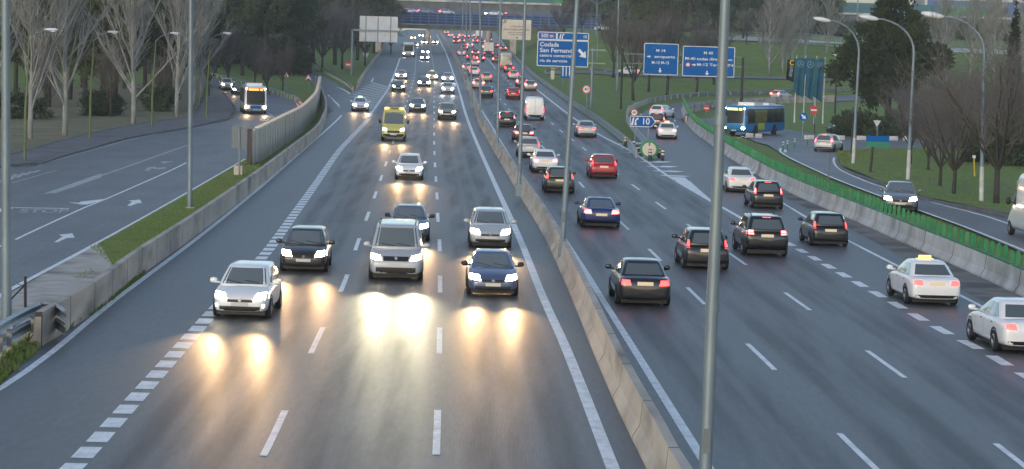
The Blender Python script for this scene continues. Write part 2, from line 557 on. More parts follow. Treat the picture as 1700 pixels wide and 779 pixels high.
def sweep(mb, prof_pts, pts, mi=0, closed=True, zoff=0.0, cap=True, scale_fn=None):
    """profile (sideways, up) carried along a ground path"""
    rings = []
    for i, p in enumerate(pts):
        t = pts[min(i + 1, len(pts) - 1)] - pts[max(i - 1, 0)]
        t.z = 0; t.normalize()
        s = Vector((t.y, -t.x, 0))
        k = scale_fn(i) if scale_fn else 1.0
        rings.append([p + s * (a * k) + Vector((0, 0, b * (k if b > .2 else 1) + zoff)) for a, b in prof_pts])
    n = len(prof_pts); base = len(mb.v)
    for r in rings: mb.v += [tuple(q) for q in r]
    for i in range(len(rings) - 1):
        for k in range(n if closed else n - 1):
            a, b = base + i * n + k, base + i * n + (k + 1) % n
            mb.f.append((a, a + n, b + n, b)); mb.mi.append(mi)
    if cap and closed:
        mb.f.append(tuple(base + k for k in range(n))); mb.mi.append(mi)
        e = base + (len(rings) - 1) * n
        mb.f.append(tuple(e + k for k in range(n))[::-1]); mb.mi.append(mi)
# ================================================================== GROUND
def ground_grid(name, xs, ys, off, m):
    mb = MB()
    for y in ys:
        for x in xs: mb.v.append((x, y, H(x, y) + off))
    n = len(xs)
    for j in range(len(ys) - 1):
        for i in range(n - 1):
            q = j * n + i
            mb.f.append((q, q + 1, q + n + 1, q + n)); mb.mi.append(0)
    return struct(mb.build(name, m, smooth=True))

xs_fine = list(np.arange(-44, 64.1, 1.0))
xs_all = [-1500, -700, -350, -200, -150, -120, -100, -85, -75, -67, -60, -54, -48] + xs_fine + [68, 74, 82, 92, 105, 125, 150, 200, 350, 700, 1500]
ys_all = list(np.arange(-20, 620, 4.0)) + [640, 680, 740, 820, 920, 1050, 1250, 1500, 2000, 3000]
M['ground_mix'] = nmat('meadow_ground', (.125, .195, .022), (.165, .24, .036), .5, .95, .4, c3=(.2, .18, .085), scale3=.09, t3=(.55, .75), bscale=10)
ground_grid('ground', xs_all, ys_all, -.10, M['ground_mix'])

# ================================================================== ROADS
LX = lambda pts: [W(*p) for p in pts]
main_left = [(-500, 980), (-150, 745)] + PX_LBAR[:-4] + [(545, 192), (565, 172), (588, 150), (599, 132), (632, 88), (639, 72), (645, 62), (651, 54)]
main_right = [(3100, 1150), (2500, 873), (1900, 585), (1770, 520), (1697, 487), (1632, 457), (1495, 397), (1432, 369), (1365, 341), (1322, 322), (1274, 297), (1160, 292), (1075, 262), (1044, 250), (1025, 232), (990, 204), (944, 172), (902, 141), (883, 125), (850, 92), (835, 75), (825, 57), (818, 50)]
# the main carriageway is one sheet across both directions, ruled by distance
def by_distance(name, pxl, pxr, off, m, y0, y1, n, k):
    fl = sorted([Wp(*p) for p in pxl], key=lambda v: v.y); fr = sorted([Wp(*p) for p in pxr], key=lambda v: v.y)
    mb = MB()
    ys = np.linspace(0, 1, n) ** 1.5 * (y1 - y0) + y0
    for y in ys:
        a = np.interp(y, [v.y for v in fl], [v.x for v in fl]); b = np.interp(y, [v.y for v in fr], [v.x for v in fr])
        for j in range(k + 1):
            x = a + (b - a) * j / k
            mb.v.append((x, y, prof(y) + off))
    for i in range(n - 1):
        for j in range(k):
            q = i * (k + 1) + j
            mb.f.append((q, q + 1, q + k + 2, q + k + 1)); mb.mi.append(0)
    return struct(mb.build(name, m, smooth=True))
by_distance('motorway', main_left, main_right, 0.0, M['asphalt'], 25, 1150, 260, 10)
ruled('on_ramp_road', [(541, 192), (541, 178), (535, 163), (522, 142), (502, 120), (478, 104), (450, 96)], [(612, 190), (596, 165), (583, 154), (556, 137), (530, 122), (508, 111), (488, 103)], .006, M['asphalt'], 40, 4)
ruled('exit_ramp_road', [(1120, 300), (1088, 268), (1058, 240), (1052, 215), (1058, 196), (1070, 184), (1092, 176), (1136, 170), (1200, 166), (1300, 161), (1420, 158), (1560, 156)],
      [(1290, 304), (1274, 296), (1205, 254), (1152, 213), (1138, 198), (1140, 189), (1152, 184), (1180, 180), (1240, 176), (1300, 171), (1420, 167), (1560, 165)], .008, M['asphalt'], 80, 6)
service_right = [(-160, 580), (0, 490), (185, 390), (310, 320), (410, 262), (468, 236), (512, 205), (515, 190), (497, 173), (470, 160), (430, 148), (395, 140), (345, 127)]
service_left = [(-160, 290), (0, 279), (60, 275), (100, 262), (147, 249), (212, 231), (312, 213), (345, 206), (378, 199), (393, 186), (385, 171), (366, 150), (330, 131)]
ruled('service_road', service_left, service_right, .0, M['asphalt_service'], 90, 10)
ruled('right_service_road', [(2500, 800), (1900, 515), (1770, 457), (1700, 420), (1600, 377), (1525, 350), (1460, 326), (1375, 294), (1300, 256), (1270, 238), (1215, 222), (1172, 205), (1158, 197)],
      [(2850, 790), (1900, 460), (1770, 404), (1675, 362), (1537, 333), (1462, 307), (1397, 280), (1383, 266), (1388, 255), (1360, 235), (1290, 216), (1230, 205), (1190, 196)], .0, M['asphalt_service'], 70, 6)
ruled('cross_road', [(1255, 236), (1310, 250), (1385, 262), (1410, 250), (1450, 247), (1560, 246), (1760, 248)], [(1190, 196), (1290, 212), (1330, 219), (1370, 225), (1420, 228), (1540, 231), (1760, 233)], .006, M['asphalt_service'], 50, 6)
ruled('upper_road', [(1180, 66), (1300, 70), (1390, 78), (1500, 84), (1700, 92)], [(1180, 60), (1300, 63), (1390, 71), (1500, 77), (1700, 85)], .05, M['concrete_pale'], 40, 3)
ruled('bank_road', [(905, 124), (960, 122), (1030, 127), (1120, 128), (1300, 132), (1480, 135)], [(905, 120), (960, 118), (1030, 123), (1120, 124), (1300, 128), (1480, 131)], .05, M['asphalt_service'], 40, 3)

# pavement, verges
ruled('pavement', [(-160, 280), (0, 262), (60, 247), (147, 224), (212, 211), (275, 201), (322, 195), (338, 165), (352, 144), (335, 132)], [(-160, 288), (0, 277), (60, 273), (100, 260.5), (147, 247.5), (212, 229.5), (312, 212), (345, 205), (377, 198), (391, 186), (383, 171), (363, 149), (333, 131)], .10, M['pavement'], 80, 3)
ruled('leaf_litter_ground', [(-260, 150), (0, 148), (120, 144), (260, 138), (320, 132), (345, 128)], [(-260, 290), (0, 261), (60, 246), (147, 223), (212, 210), (322, 194)], .07, M['litter'], 60, 8)
ruled('gravel_verge', [(-160, 585), (0, 497), (75, 455), (185, 394), (215, 382)], [(-160, 700), (61, 565), (110, 535), (160, 500), (270, 415)], .03, M['gravel'], 50, 6)
ruled('grass_verge', [(165, 405), (175, 399), (185, 394), (310, 323), (409, 265), (422, 262)], [(200, 464), (232, 442), (268, 420), (322, 381), (424, 304), (440, 292)], .045, M['grass_ground'], 60, 6)
ruled('roadside_dirt', [(1760, 565), (1690, 535), (1640, 505), (1585, 475), (1495, 425), (1440, 395), (1375, 362), (1300, 327)], [(1760, 515), (1697, 487), (1632, 457), (1580, 434), (1495, 397), (1432, 369), (1365, 341), (1300, 311)], .006, nmat('roadside_dirt', (.27, .245, .215), (.17, .165, .158), .9, .9, .2, c3=(.11, .11, .11), scale3=.3, t3=(.45, .6)), 50, 4)
lawn_l = [(1387, 257), (1396, 277), (1462, 304.5), (1537, 330.5), (1675, 359), (1770, 401), (1900, 457)]
lawn_r = [(1393, 254), (1450, 248.5), (1560, 247.5), (1650, 247), (1760, 250), (1900, 280), (2000, 330)]
ruled('lawn', lawn_l, lawn_r, .12, M['grass_ground'], 60, 10)
# kerbs: a real step beside the lawn, the pavement and the gore of the right road
def kerb(name, pts, w, h, m, base=0.0):
    p = [drape(q) for q in smooth_path(pts, 2.0)]
    mb = MB(); sweep(mb, [(-w / 2, -.05), (-w / 2, h), (w / 2, h), (w / 2, -.05)], p, zoff=base)
    return struct(mb.build(name, m))
kerb('lawn_kerb', LX([(1420, 251), (1392, 257), (1396, 279.5), (1462, 306.5), (1537, 332.5), (1675, 362), (1770, 404), (1900, 460)]), .22, .14, M['kerb'])
kerb('pavement_kerb', LX([(-160, 289.5), (0, 278.5), (60, 274.5), (100, 261.5), (147, 248.5), (212, 230.5), (312, 213), (345, 206), (378, 199), (392, 186), (384, 171), (364, 149), (330, 131)]), .2, .13, M['kerb'])
kerb('pavement_inner_kerb', LX([(-160, 280.5), (0, 262), (60, 247), (147, 224), (212, 211), (275, 201), (322, 195)]), .14, .14, M['kerb'])

# ================================================================== MARKINGS
def mark(name, m, fn):
    mb = MB(); fn(mb)
    return struct(mb.build(name, m, smooth=True))
def pxline(pts, step=3.0): return smooth_path(LX(pts), step)
def solid(name, pts, w=.22, m='paint', off=.005):
    return mark(name, M[m], lambda mb: ribbon(mb, pxline(pts), w, off))
def dashes(name, pts, length, w, first, period, count=999, off=.005, m='paint'):
    """dashes at even steps along the line; first = the photo point of one dash centre"""
    path = pxline(pts, 1.0)
    d = [0.0]
    for a, b in zip(path, path[1:]): d.append(d[-1] + (b - a).length)
    arr = np.array([p[:] for p in path])
    def at(s): return Vector([float(np.interp(s, d, arr[:, k])) for k in range(3)])
    f = W(*first)
    s0 = d[int(np.argmin([(p - f).length for p in path]))]
    while s0 - period > 0: s0 -= period
    mb = MB(); k = 0
    while s0 < d[-1] and k < count:
        seg = [at(s0 - length / 2 + length * q / 4) for q in range(5)]
        if s0 - length / 2 > 0 and s0 + length / 2 < d[-1]: ribbon(mb, seg, w, off)
        s0 += period; k += 1
    return struct(mb.build(name, M[m], smooth=True))

solid('lane_marking', [(-120, 710), (0, 645), (87, 584), (190, 499), (335, 390), (424, 318), (500, 252), (564, 195), (567, 186), (562, 175), (548, 161), (530, 146)], .2)
solid('lane_marking', [(612, 195), (620, 183), (633, 164), (645, 146), (657, 117), (667, 88), (673, 73), (677, 62)], .3)
solid('lane_marking', [(1040, 830), (1018, 779), (942, 584), (900, 490), (860, 390), (817, 295), (775, 195), (759, 141), (742, 92), (735, 77), (725, 57)], .28)
solid('lane_marking', [(1230, 860), (1155, 744), (1055, 584), (1000, 497), (942, 405), (850, 267), (817, 211), (800, 184), (786, 158), (777, 134), (769, 117), (757, 93), (749, 80), (735, 57)], .22)
solid('lane_marking', [(823, 115), (815, 104), (808, 97), (787, 74), (777, 63)], .2)
solid('lane_marking', [(1237, 366), (1200, 345), (1180, 334), (1112, 294), (1045, 250), (990, 221), (951, 195), (889, 147), (868, 130), (850, 115)], .24)
solid('lane_marking', [(1900, 640), (1700, 545), (1587, 487), (1501, 447), (1407, 399), (1344, 364), (1299, 337), (1212, 284), (1180, 262), (1137, 225), (1123, 209), (1118, 198), (1124, 190), (1140, 184), (1180, 179), (1300, 172)], .18)
solid('lane_marking', [(1180, 334), (1137, 295), (1100, 257), (1075, 225), (1067, 211), (1062, 198), (1068, 189), (1076, 183), (1092, 178), (1136, 172), (1300, 164)], .18)
solid('lane_marking', [(500, 112), (528, 131), (560, 145), (581, 156)], .2)
solid('lane_marking', [(617, 136), (628, 110), (646, 75), (652, 62)], .24)
dashes('lane_marking', [(430, 770), (457, 717), (527, 563), (571, 471), (593, 406), (609, 362), (621, 329), (630.5, 302), (638, 280), (644.5, 260), (650, 244), (663, 205), (672.6, 177), (678, 162), (684, 141.5), (689, 121), (690, 105), (692, 85), (696, 65)], 6.0, .16, (457, 717), 16.0)
dashes('lane_marking', [(722, 800), (725.5, 716), (729.7, 565), (730.5, 472), (730, 411), (727, 364.5), (725.7, 330), (724, 302), (722.5, 280), (721.5, 260), (721, 244), (720.7, 230), (721, 195), (720.5, 170), (721, 150), (720, 115), (717.6, 98), (714, 78), (709, 60)], 6.0, .16, (725.5, 716), 16.0)
dashes('lane_marking', [(1480, 803), (1416, 742), (1261, 590), (1155, 491), (1091, 427), (1042, 380), (973, 315), (951, 290), (930, 270), (907, 250), (861, 202), (839, 174), (832, 167), (822, 152), (814, 140), (800, 122), (785, 100)], 5.6, .15, (1155, 491), 16.0)
dashes('lane_marking', [(1760, 825), (1660, 742), (1460, 597), (1323, 500), (1230, 434), (1106, 348), (1065, 318), (1032, 294), (981, 256), (962, 241), (928, 215), (914, 203), (904, 195), (870, 163), (849, 141), (845, 136), (834, 123)], 5.6, .15, (1323, 500), 16.0)
dashes('block_marking', [(80, 812), (123, 774), (227.5, 659), (346, 526), (434, 429), (460, 396), (500, 340), (562, 252), (595, 216), (612, 197)], 1.3, .44, (227.5, 659), 1.9)
dashes('block_marking', [(1290, 395), (1312, 406), (1375, 442), (1427.5, 472), (1490, 507), (1561, 547), (1630, 582), (1680, 611), (1800, 680)], 2.1, .36, (1427.5, 472), 3.55)
# tyre wear along the lanes: faint darker and polished bands with soft edges
def wear_mat(name, col, rough, amt):
    m, nt, b = new_mat(name); L = nt.links
    b.inputs['Base Color'].default_value = c4(col); b.inputs['Roughness'].default_value = rough
    b.inputs['Specular IOR Level'].default_value = .85
    b.inputs['Coat Weight'].default_value = .2; b.inputs['Coat Roughness'].default_value = .46
    at_ = nt.nodes.new('ShaderNodeAttribute'); at_.attribute_name = 'fade'
    tc = nt.nodes.new('ShaderNodeTexCoord'); mp = nt.nodes.new('ShaderNodeMapping'); mp.inputs['Scale'].default_value = (.9, .06, 1)
    n = nt.nodes.new('ShaderNodeTexNoise'); n.inputs['Scale'].default_value = 1.3; n.inputs['Detail'].default_value = 5
    L.new(tc.outputs['Object'], mp.inputs[0]); L.new(mp.outputs[0], n.inputs['Vector'])
    r = nt.nodes.new('ShaderNodeMapRange'); r.inputs['From Min'].default_value, r.inputs['From Max'].default_value = .35, .65; r.inputs['To Max'].default_value = amt
    L.new(n.outputs['Fac'], r.inputs['Value'])
    mu = nt.nodes.new('ShaderNodeMath'); mu.operation = 'MULTIPLY'
    L.new(at_.outputs['Fac'], mu.inputs[0]); L.new(r.outputs[0], mu.inputs[1]); L.new(mu.outputs[0], b.inputs['Alpha'])
    return m
WEAR = wear_mat('tyre_wear', (.05, .05, .052), .6, .4)
OIL = wear_mat('oil_band', (.046, .046, .046), .58, .36)
REPAIR = nmat('asphalt_repair', (.05, .05, .052), (.064, .064, .066), 1.2, .5, .2, bscale=20)
def wear(lines, m, w, off):
    """lines: (boundary a, boundary b, share across) in world points of equal count"""
    for a, b, t in lines:
        path = [p.lerp(q, t) for p, q in zip(a, b)]
        mb = MB(); fade = []
        for i, p in enumerate(path):
            d = path[min(i + 1, len(path) - 1)] - path[max(i - 1, 0)]; d.z = 0; d.normalize()
            s = Vector((-d.y, d.x, 0))
            for u, f in ((-.5, 0), (-.2, 1), (.2, 1), (.5, 0)):
                mb.v.append(tuple(drape(p + s * (u * w), off))); fade.append(f)
        for i in range(len(path) - 1):
            for k in range(3):
                q = i * 4 + k; mb.f.append((q, q + 1, q + 5, q + 4)); mb.mi.append(0)
        me = mb.mesh('tyre_wear', m, True)
        at_ = me.attributes.new('fade', 'FLOAT', 'POINT'); at_.data.foreach_set('value', fade)
        struct(put('tyre_wear', me))
def lane_pts(pts): return curve_at([Wp(*p) for p in pts])
def curve_at(q):
    q = sorted(q, key=lambda v: v.y); ys = [v.y for v in q]; xs = [v.x for v in q]
    return lambda Y: float(np.interp(Y, ys, xs))
YS = list(np.arange(38, 420, 4.0))
def bline(pts):
    f = lane_pts(pts); return [Vector((f(y), y, 0)) for y in YS]
B_edge = bline([(80, 812), (123, 774), (227.5, 659), (346, 526), (434, 429), (460, 396), (500, 340), (562, 252), (595, 216), (612, 195), (645, 146), (657, 117), (667, 88)])
B_12 = bline([(430, 770), (457, 717), (527, 563), (571, 471), (593, 406), (609, 362), (630.5, 302), (650, 244), (672.6, 177), (684, 141.5), (690, 105), (692, 85)])
B_23 = bline([(722, 800), (729.7, 565), (730.5, 472), (727, 364.5), (724, 302), (721, 244), (720.5, 170), (720, 115), (714, 78)])
B_med = bline([(1040, 830), (942, 584), (900, 490), (860, 390), (817, 295), (775, 195), (759, 141), (742, 92), (735, 77)])
C_med = bline([(1230, 860), (1055, 584), (1000, 497), (942, 405), (850, 267), (800, 184), (777, 134), (757, 93), (749, 80)])
C_12 = bline([(1480, 803), (1261, 590), (1155, 491), (1042, 380), (951, 290), (907, 250), (839, 174), (814, 140), (785, 100)])
C_23 = bline([(1760, 825), (1460, 597), (1323, 500), (1106, 348), (1032, 294), (962, 241), (904, 195), (845, 136), (808, 97)])
C_edge = bline([(1800, 690), (1561, 547), (1375, 442), (1237, 366), (1112, 294), (1045, 250), (951, 195), (889, 147), (850, 115)])
lanes = [(B_edge, B_12), (B_12, B_23), (B_23, B_med), (C_med, C_12), (C_12, C_23), (C_23, C_edge)]
wear([(a, b, t) for a, b in lanes for t in (.27, .73)], WEAR, 1.0, .0025)
wear([(a, b, .5) for a, b in lanes], OIL, .8, .0028)
def patch_on(a, b, y0, y1, t0, t1, name='road_patch'):
    mb = MB(); ia, ib = int((y0 - 38) / 4), int((y1 - 38) / 4)
    for i in range(ia, ib + 1):
        for t in (t0, t1): mb.v.append(tuple(drape(a[i].lerp(b[i], t), .002)))
    for i in range(ib - ia): q = 2 * i; mb.f.append((q, q + 1, q + 3, q + 2)); mb.mi.append(0)
    struct(mb.build(name, REPAIR))
patch_on(B_edge, B_12, 110, 150, .5, .97); patch_on(C_med, C_12, 130, 170, .1, .9)
def crack(mb, pts_px, w=.035):
    ribbon(mb, pxline(pts_px, .5), w, .0032)
def cracks(mb):
    rc = random.Random(8)
    for _ in range(26):
        a, b = lanes[rc.randrange(6)]; i = rc.randrange(2, 40); t = rc.uniform(.1, .9); p = a[i].lerp(b[i], t); pts = [drape(p)]
        for k in range(rc.randrange(4, 9)):
            p = p + Vector((rc.uniform(-.5, .5), rc.uniform(.4, 1.6), 0)); pts.append(drape(p))
        ribbon(mb, pts, rc.uniform(.03, .06), .0034)

def gore_fill(mb): poly_flat(mb, LX([(1112, 294), (1137, 295), (1160, 315), (1180, 334), (1237, 366), (1180, 336), (1145, 314)]), .009)
mark('gore_marking', M['paint'], gore_fill)
def gore_hatch(mb):
    for t in (.05, .18, .31, .44, .57, .70, .83, .95):
        a = Vector((1112, 294, 0)).lerp(Vector((1018, 236, 0)), t); b = Vector((1137, 295, 0)).lerp(Vector((1062, 234, 0)), t)
        seg = [W(a.x + (b.x - a.x) * q / 5, a.y + (b.y - a.y) * q / 5 + math.sin(q / 5 * math.pi) * 1.5) for q in range(6)]
        ribbon(mb, seg, 1.1, .010)
mark('gore_marking', M['paint'], gore_hatch)
def nose_hatch(mb):
    for i in range(13):
        t = i / 12.0
        a = Vector((617, 137, 0)).lerp(Vector((581, 157, 0)), min(1, t * 1.9)) if t < .53 else Vector((581, 157, 0)).lerp(Vector((616, 184, 0)), (t - .53) / .47)
        b = Vector((645, 146, 0)).lerp(Vector((618, 185, 0)), t)
        seg = [W(a.x + (b.x - a.x) * q / 4, a.y + (b.y - a.y) * q / 4) for q in range(5)]
        ribbon(mb, seg, 1.0, .009)
mark('gore_marking', M['paint_worn'], nose_hatch)
def gore_tip(mb): poly_flat(mb, LX([(610, 197), (613, 186), (621, 183), (618, 190)]), .010)
mark('gore_marking', M['paint'], gore_tip)
mark('cross_marking', M['paint_worn'], lambda mb: [ribbon(mb, pxline([(x, y), (x + 18, y)], 2), .6, .006) for x, y in ((636, 110), (632, 119))])
# service road
solid('lane_marking', [(-120, 566), (0, 492), (19, 480), (185, 391), (310, 321), (408, 264)], .2)
solid('lane_marking', [(27, 398), (42, 390), (140, 345), (175, 331), (275, 287), (310, 270)], .14)
solid('lane_marking', [(-60, 430), (0, 409), (12, 404)], .14)
solid('lane_marking', [(62, 275.5), (100, 264), (147, 251), (212, 233), (262, 222)], .16, 'paint_worn')
solid('lane_marking', [(445, 187), (455, 196), (459, 208), (452, 220)], .18, 'paint_worn')
solid('lane_marking', [(20, 304), (72, 289), (95, 283)], .12, 'paint_worn')
mark('island_marking', M['paint_worn'], lambda mb: (poly_flat(mb, LX([(72, 322), (92, 321), (167, 295), (172, 290), (165, 289)]), .006), ribbon(mb, pxline([(168, 292), (230, 270), (312, 241)]), .2, .007)))
def chevron(mb):
    poly_flat(mb, LX([(113, 336), (131, 337), (134, 335), (170, 331), (175, 330.5), (168, 334), (160, 336), (144, 340), (135, 340)]), .006)
mark('island_marking', M['paint'], chevron)
def side_hatch(mb):
    for i in range(5): ribbon(mb, pxline([(2 + i * 13, 303 - i * 4), (14 + i * 13, 292 - i * 2.3)], 1), .25, .006)
mark('island_marking', M['paint_worn'], side_hatch)
def arrow_px(mb, poly): poly_flat(mb, LX(poly), .006)
mark('arrow_marking', M['paint'], lambda mb: arrow_px(mb, [(211, 341.5), (216, 342.5), (228, 338), (236, 337.5), (232, 331.5), (213, 333.5), (219, 335.5)]))
mark('arrow_marking', M['paint'], lambda mb: arrow_px(mb, [(90, 402), (95, 403), (111, 395.5), (124, 395), (120, 387.5), (98, 390), (104, 393)]))
mark('arrow_marking', M['paint_worn'], lambda mb: arrow_px(mb, [(240, 283), (246, 278), (256, 277), (262, 279), (275, 278), (276, 280.5), (258, 281), (252, 279.5), (246, 284)]))
mark('arrow_marking', M['paint_worn'], lambda mb: arrow_px(mb, [(266, 269), (272, 272), (278, 270), (290, 268.5), (276, 268)]))
mark('stop_line', M['paint'], lambda mb: (ribbon(mb, pxline([(25, 345), (115, 346.5)], 2), .35, .006), poly_flat(mb, LX([(-12, 356), (25, 345), (14, 344.5), (-30, 352)]), .007)))
# the word on the road, laid between four ground points
def road_word(txt, a, b, h, m):
    me = text_mesh(txt, 1.0).copy()
    co = np.array([v.co[:] for v in me.vertices])
    mn, mx = co.min(0), co.max(0)
    A, B = W(*a), W(*b); Hh = W(*h) - A
    vs = []
    for c in co:
        u = (c[0] - mn[0]) / (mx[0] - mn[0]); v = (c[1] - mn[1]) / (mx[1] - mn[1])
        p = A + (B - A) * u + Hh * v
        vs.append(tuple(drape(p, .006)))
    mb = MB(); mb.add(vs, [tuple(p.vertices) for p in me.polygons])
    return struct(mb.build('stop_marking', m))
road_word('STOP', (31, 353), (112, 353.5), (36, 347), M['paint_worn'])
# right service road
solid('lane_marking', [(1900, 505), (1770, 448), (1700, 416), (1600, 376), (1525, 349), (1460, 325), (1375, 292), (1302, 257), (1296, 246), (1301, 235)], .2)
solid('lane_marking', [(1900, 478), (1675, 372), (1555, 338), (1495, 319), (1450, 306), (1397, 283), (1384, 268), (1386, 261)], .2)
solid('lane_marking', [(1302, 253), (1312, 243), (1340, 240), (1365, 239)], .3)
solid('lane_marking', [(1395, 238), (1420, 242), (1540, 241)], .2, 'paint_worn')

# ================================================================== BARRIERS
NJ = [(-.30, -.05), (-.30, .08), (-.15, .33), (-.10, .86), (.10, .86), (.15, .33), (.30, .08), (.30, -.05)]
NJ1 = [(-.26, -.05), (-.26, .08), (-.12, .33), (-.07, .92), (.13, .92), (.13, -.05)]
JOINT = mat('joint_dirt', (.07, .062, .055), .95)  # dark stain colour for the joint grooves
def barrier(name, pts, profile, m, label, seg=5.0, w=1.0, base='H'):
    """concrete barrier with a groove where each cast length meets the next"""
    sp = [Vector((p.x, p.y, (prof(p.y) if base == 'prof' else H(p.x, p.y)))) for p in smooth_path(pts, 1.0)]
    d = [0.0]
    for a, b in zip(sp, sp[1:]): d.append(d[-1] + (b - a).length)
    arr = np.array([p[:] for p in sp]); path = []; ks = []
    s = 0.0
    while s < d[-1]:
        for q, k in ((0.0, .86), (.05, .86), (.06, 1.0), (seg / 2, 1.0), (seg - .01, 1.0)):
            if s + q < d[-1]:
                path.append(Vector([float(np.interp(s + q, d, arr[:, i])) for i in range(3)])); ks.append(k)
        s += seg
    mb = MB()
    sweep(mb, profile, path, scale_fn=lambda i: ks[i])
    np_ = len(profile)
    for i in range(len(path) - 1):
        if ks[i] < .9 or ks[i + 1] < .9:
            for q in range(np_): mb.mi[i * np_ + q] = 1
    o = mb.build(name, [m, JOINT])
    return tag(o, label, 'barrier')
med_path = [W(*p) for p in [(1190, 930), (1130, 845), (1098, 779), (1046, 679), (1002, 584), (961, 490), (912, 390), (863, 312), (829, 256), (797, 200), (783, 157), (755, 95), (740, 68), (731, 56)]]
barrier('median_barrier', med_path, NJ, M['concrete'], 'long concrete median barrier dividing the two directions of the motorway', 6.0)
lb = [W(*p) for p in PX_LBAR[1:]]
barrier('roadside_barrier', lb, NJ1, M['concrete'], 'stained concrete barrier between the oncoming lanes and the grass verge', 4.0)
rb = [W(*p) for p in PX_RBAR]
barrier('roadside_barrier', rb, NJ, M['concrete_pale'], 'pale concrete barrier topped by green plastic blades', 6.0, base='prof')
barrier('roadside_barrier', [W(*p) for p in [(592, 150), (602, 132), (620, 105), (634, 88), (641, 73), (646, 63)]], NJ1, M['concrete'], 'tan concrete barrier end at the on ramp nose below the grass mound', 4.0)
# tall wall of concrete panels between service road and motorway
def panel_wall():
    pts = smooth_path([W(*p) for p in [(414, 275), (425, 269), (470, 239), (500, 218), (518, 196), (527, 175), (531, 155)]], 1.2)
    pts = [drape(p) for p in pts]
    t = thing('panel_wall', 'tall stained wall of upright concrete panels along the curved service road', 'wall', pts[0])
    mb = MB()
    org = pts[0]
    q = [p - org for p in pts]
    sweep(mb, [(-.12, -.2), (-.12, 2.25), (.12, 2.25), (.12, -.2)], q)
    mb.build('wall_body', M['panel_wall'], t)
    me = MB().box((0, 0, 1.1), (.36, .36, 2.5)).mesh('wall_post', M['panel_wall'])
    put('wall_post', MB().box((0, 0, 1.1), (.3, .5, 2.6)).mesh('end_post', M['dark_steel']), t, q[0]).name = 'end_post'
    for i in range(2, len(q), 2): put('wall_post', me, t, q[i])
panel_wall()

# W-beam guardrails
WPROF = [(-.04, -.155), (.04, -.10), (-.04, -.04), (-.04, .04), (.04, .10), (-.04, .155), (-.055, .155), (.025, .10), (-.055, .04), (-.055, -.04), (.025, -.10), (-.055, -.155)]
post_me = MB().box((0, 0, .32), (.12, .08, .72)).mesh('guard_post', M['rail'])
def guardrail(pts, label, double=False, spacing=4.0, flip=False, hgt=.6, m='rail', dense=1.0):
    path = [drape(p) for p in smooth_path(pts, dense)]
    t = thing('guardrail', label, 'guardrail', path[0])
    q = [p - path[0] for p in path]
    prf = [(-a, b) for a, b in WPROF][::-1] if flip else WPROF
    mb = MB(); sweep(mb, [(a - (.1 if not flip else -.1), b) for a, b in prf], q, zoff=hgt)
    mb.build('beam', M[m], t)
    if double:
        mb = MB(); sweep(mb, [(a - (.1 if not flip else -.1), b) for a, b in prf], q, zoff=hgt - .38)
        mb.build('lower_beam', M[m], t)
    L = 0.0; nxt = 0.0
    cnt = 0
    for a, b in zip(q, q[1:]):
        if L >= nxt and cnt < 99:
            put('post', post_me, t, a); nxt += spacing; cnt += 1
        L += (b - a).length
    return t
guardrail([W(-140, 690), W(-60, 638), W(0, 600), W(40, 575), W(66, 561), W(80, 558), W(100, 572)], 'double steel guardrail bolted to the near end of the stained barrier', True, 2.0, hgt=.78)
guardrail([W(*p) for p in [(1056, 262), (1046, 246), (1025, 228), (990, 201), (944, 170), (902, 139), (883, 124), (850, 92), (836, 75), (829, 62)]], 'long dark-faced guardrail between the motorway and the green slope', True, 4.0)
guardrail([W(*p) for p in [(1088, 262), (1066, 236), (1046, 210), (1042, 196), (1052, 184), (1072, 174), (1092, 169), (1136, 163), (1200, 159), (1300, 155), (1420, 152), (1560, 150)]], 'curved guardrail along the outer edge of the exit ramp', True, 4.0)
guardrail([W(*p) for p in [(505, 189), (497, 176), (480, 165), (455, 156), (425, 147), (395, 139), (345, 127)]], 'curved guardrail behind the white city bus', False, 4.0, True)
guardrail([W(*p) for p in [(586, 152), (570, 138), (548, 126), (522, 113), (500, 104), (470, 97)]], 'guardrail along the grass side of the on ramp', False, 4.0)
guardrail([W(*p) for p in [(905, 122), (930, 118), (960, 117), (1022, 122), (1100, 124)]], 'pale guardrail crossing the green slope beside the parked white car', False, 4.0)
guardrail([W(*p) for p in [(1150, 59), (1250, 61), (1330, 63), (1400, 71)]], 'guardrail on the upper road at the top of the grass', False, 4.0, hgt=.9)
# inner ramp wall left of the blue bus
pr = [W(*p) for p in [(1139, 205), (1138, 195), (1146, 187), (1180, 179), (1230, 175), (1300, 171), (1390, 168)]]
barrier('ramp_parapet', pr, [(-.12, -.1), (-.12, .95), (.12, .95), (.12, -.1)], M['concrete'], 'low concrete parapet curving behind the blue bus', 5.0)

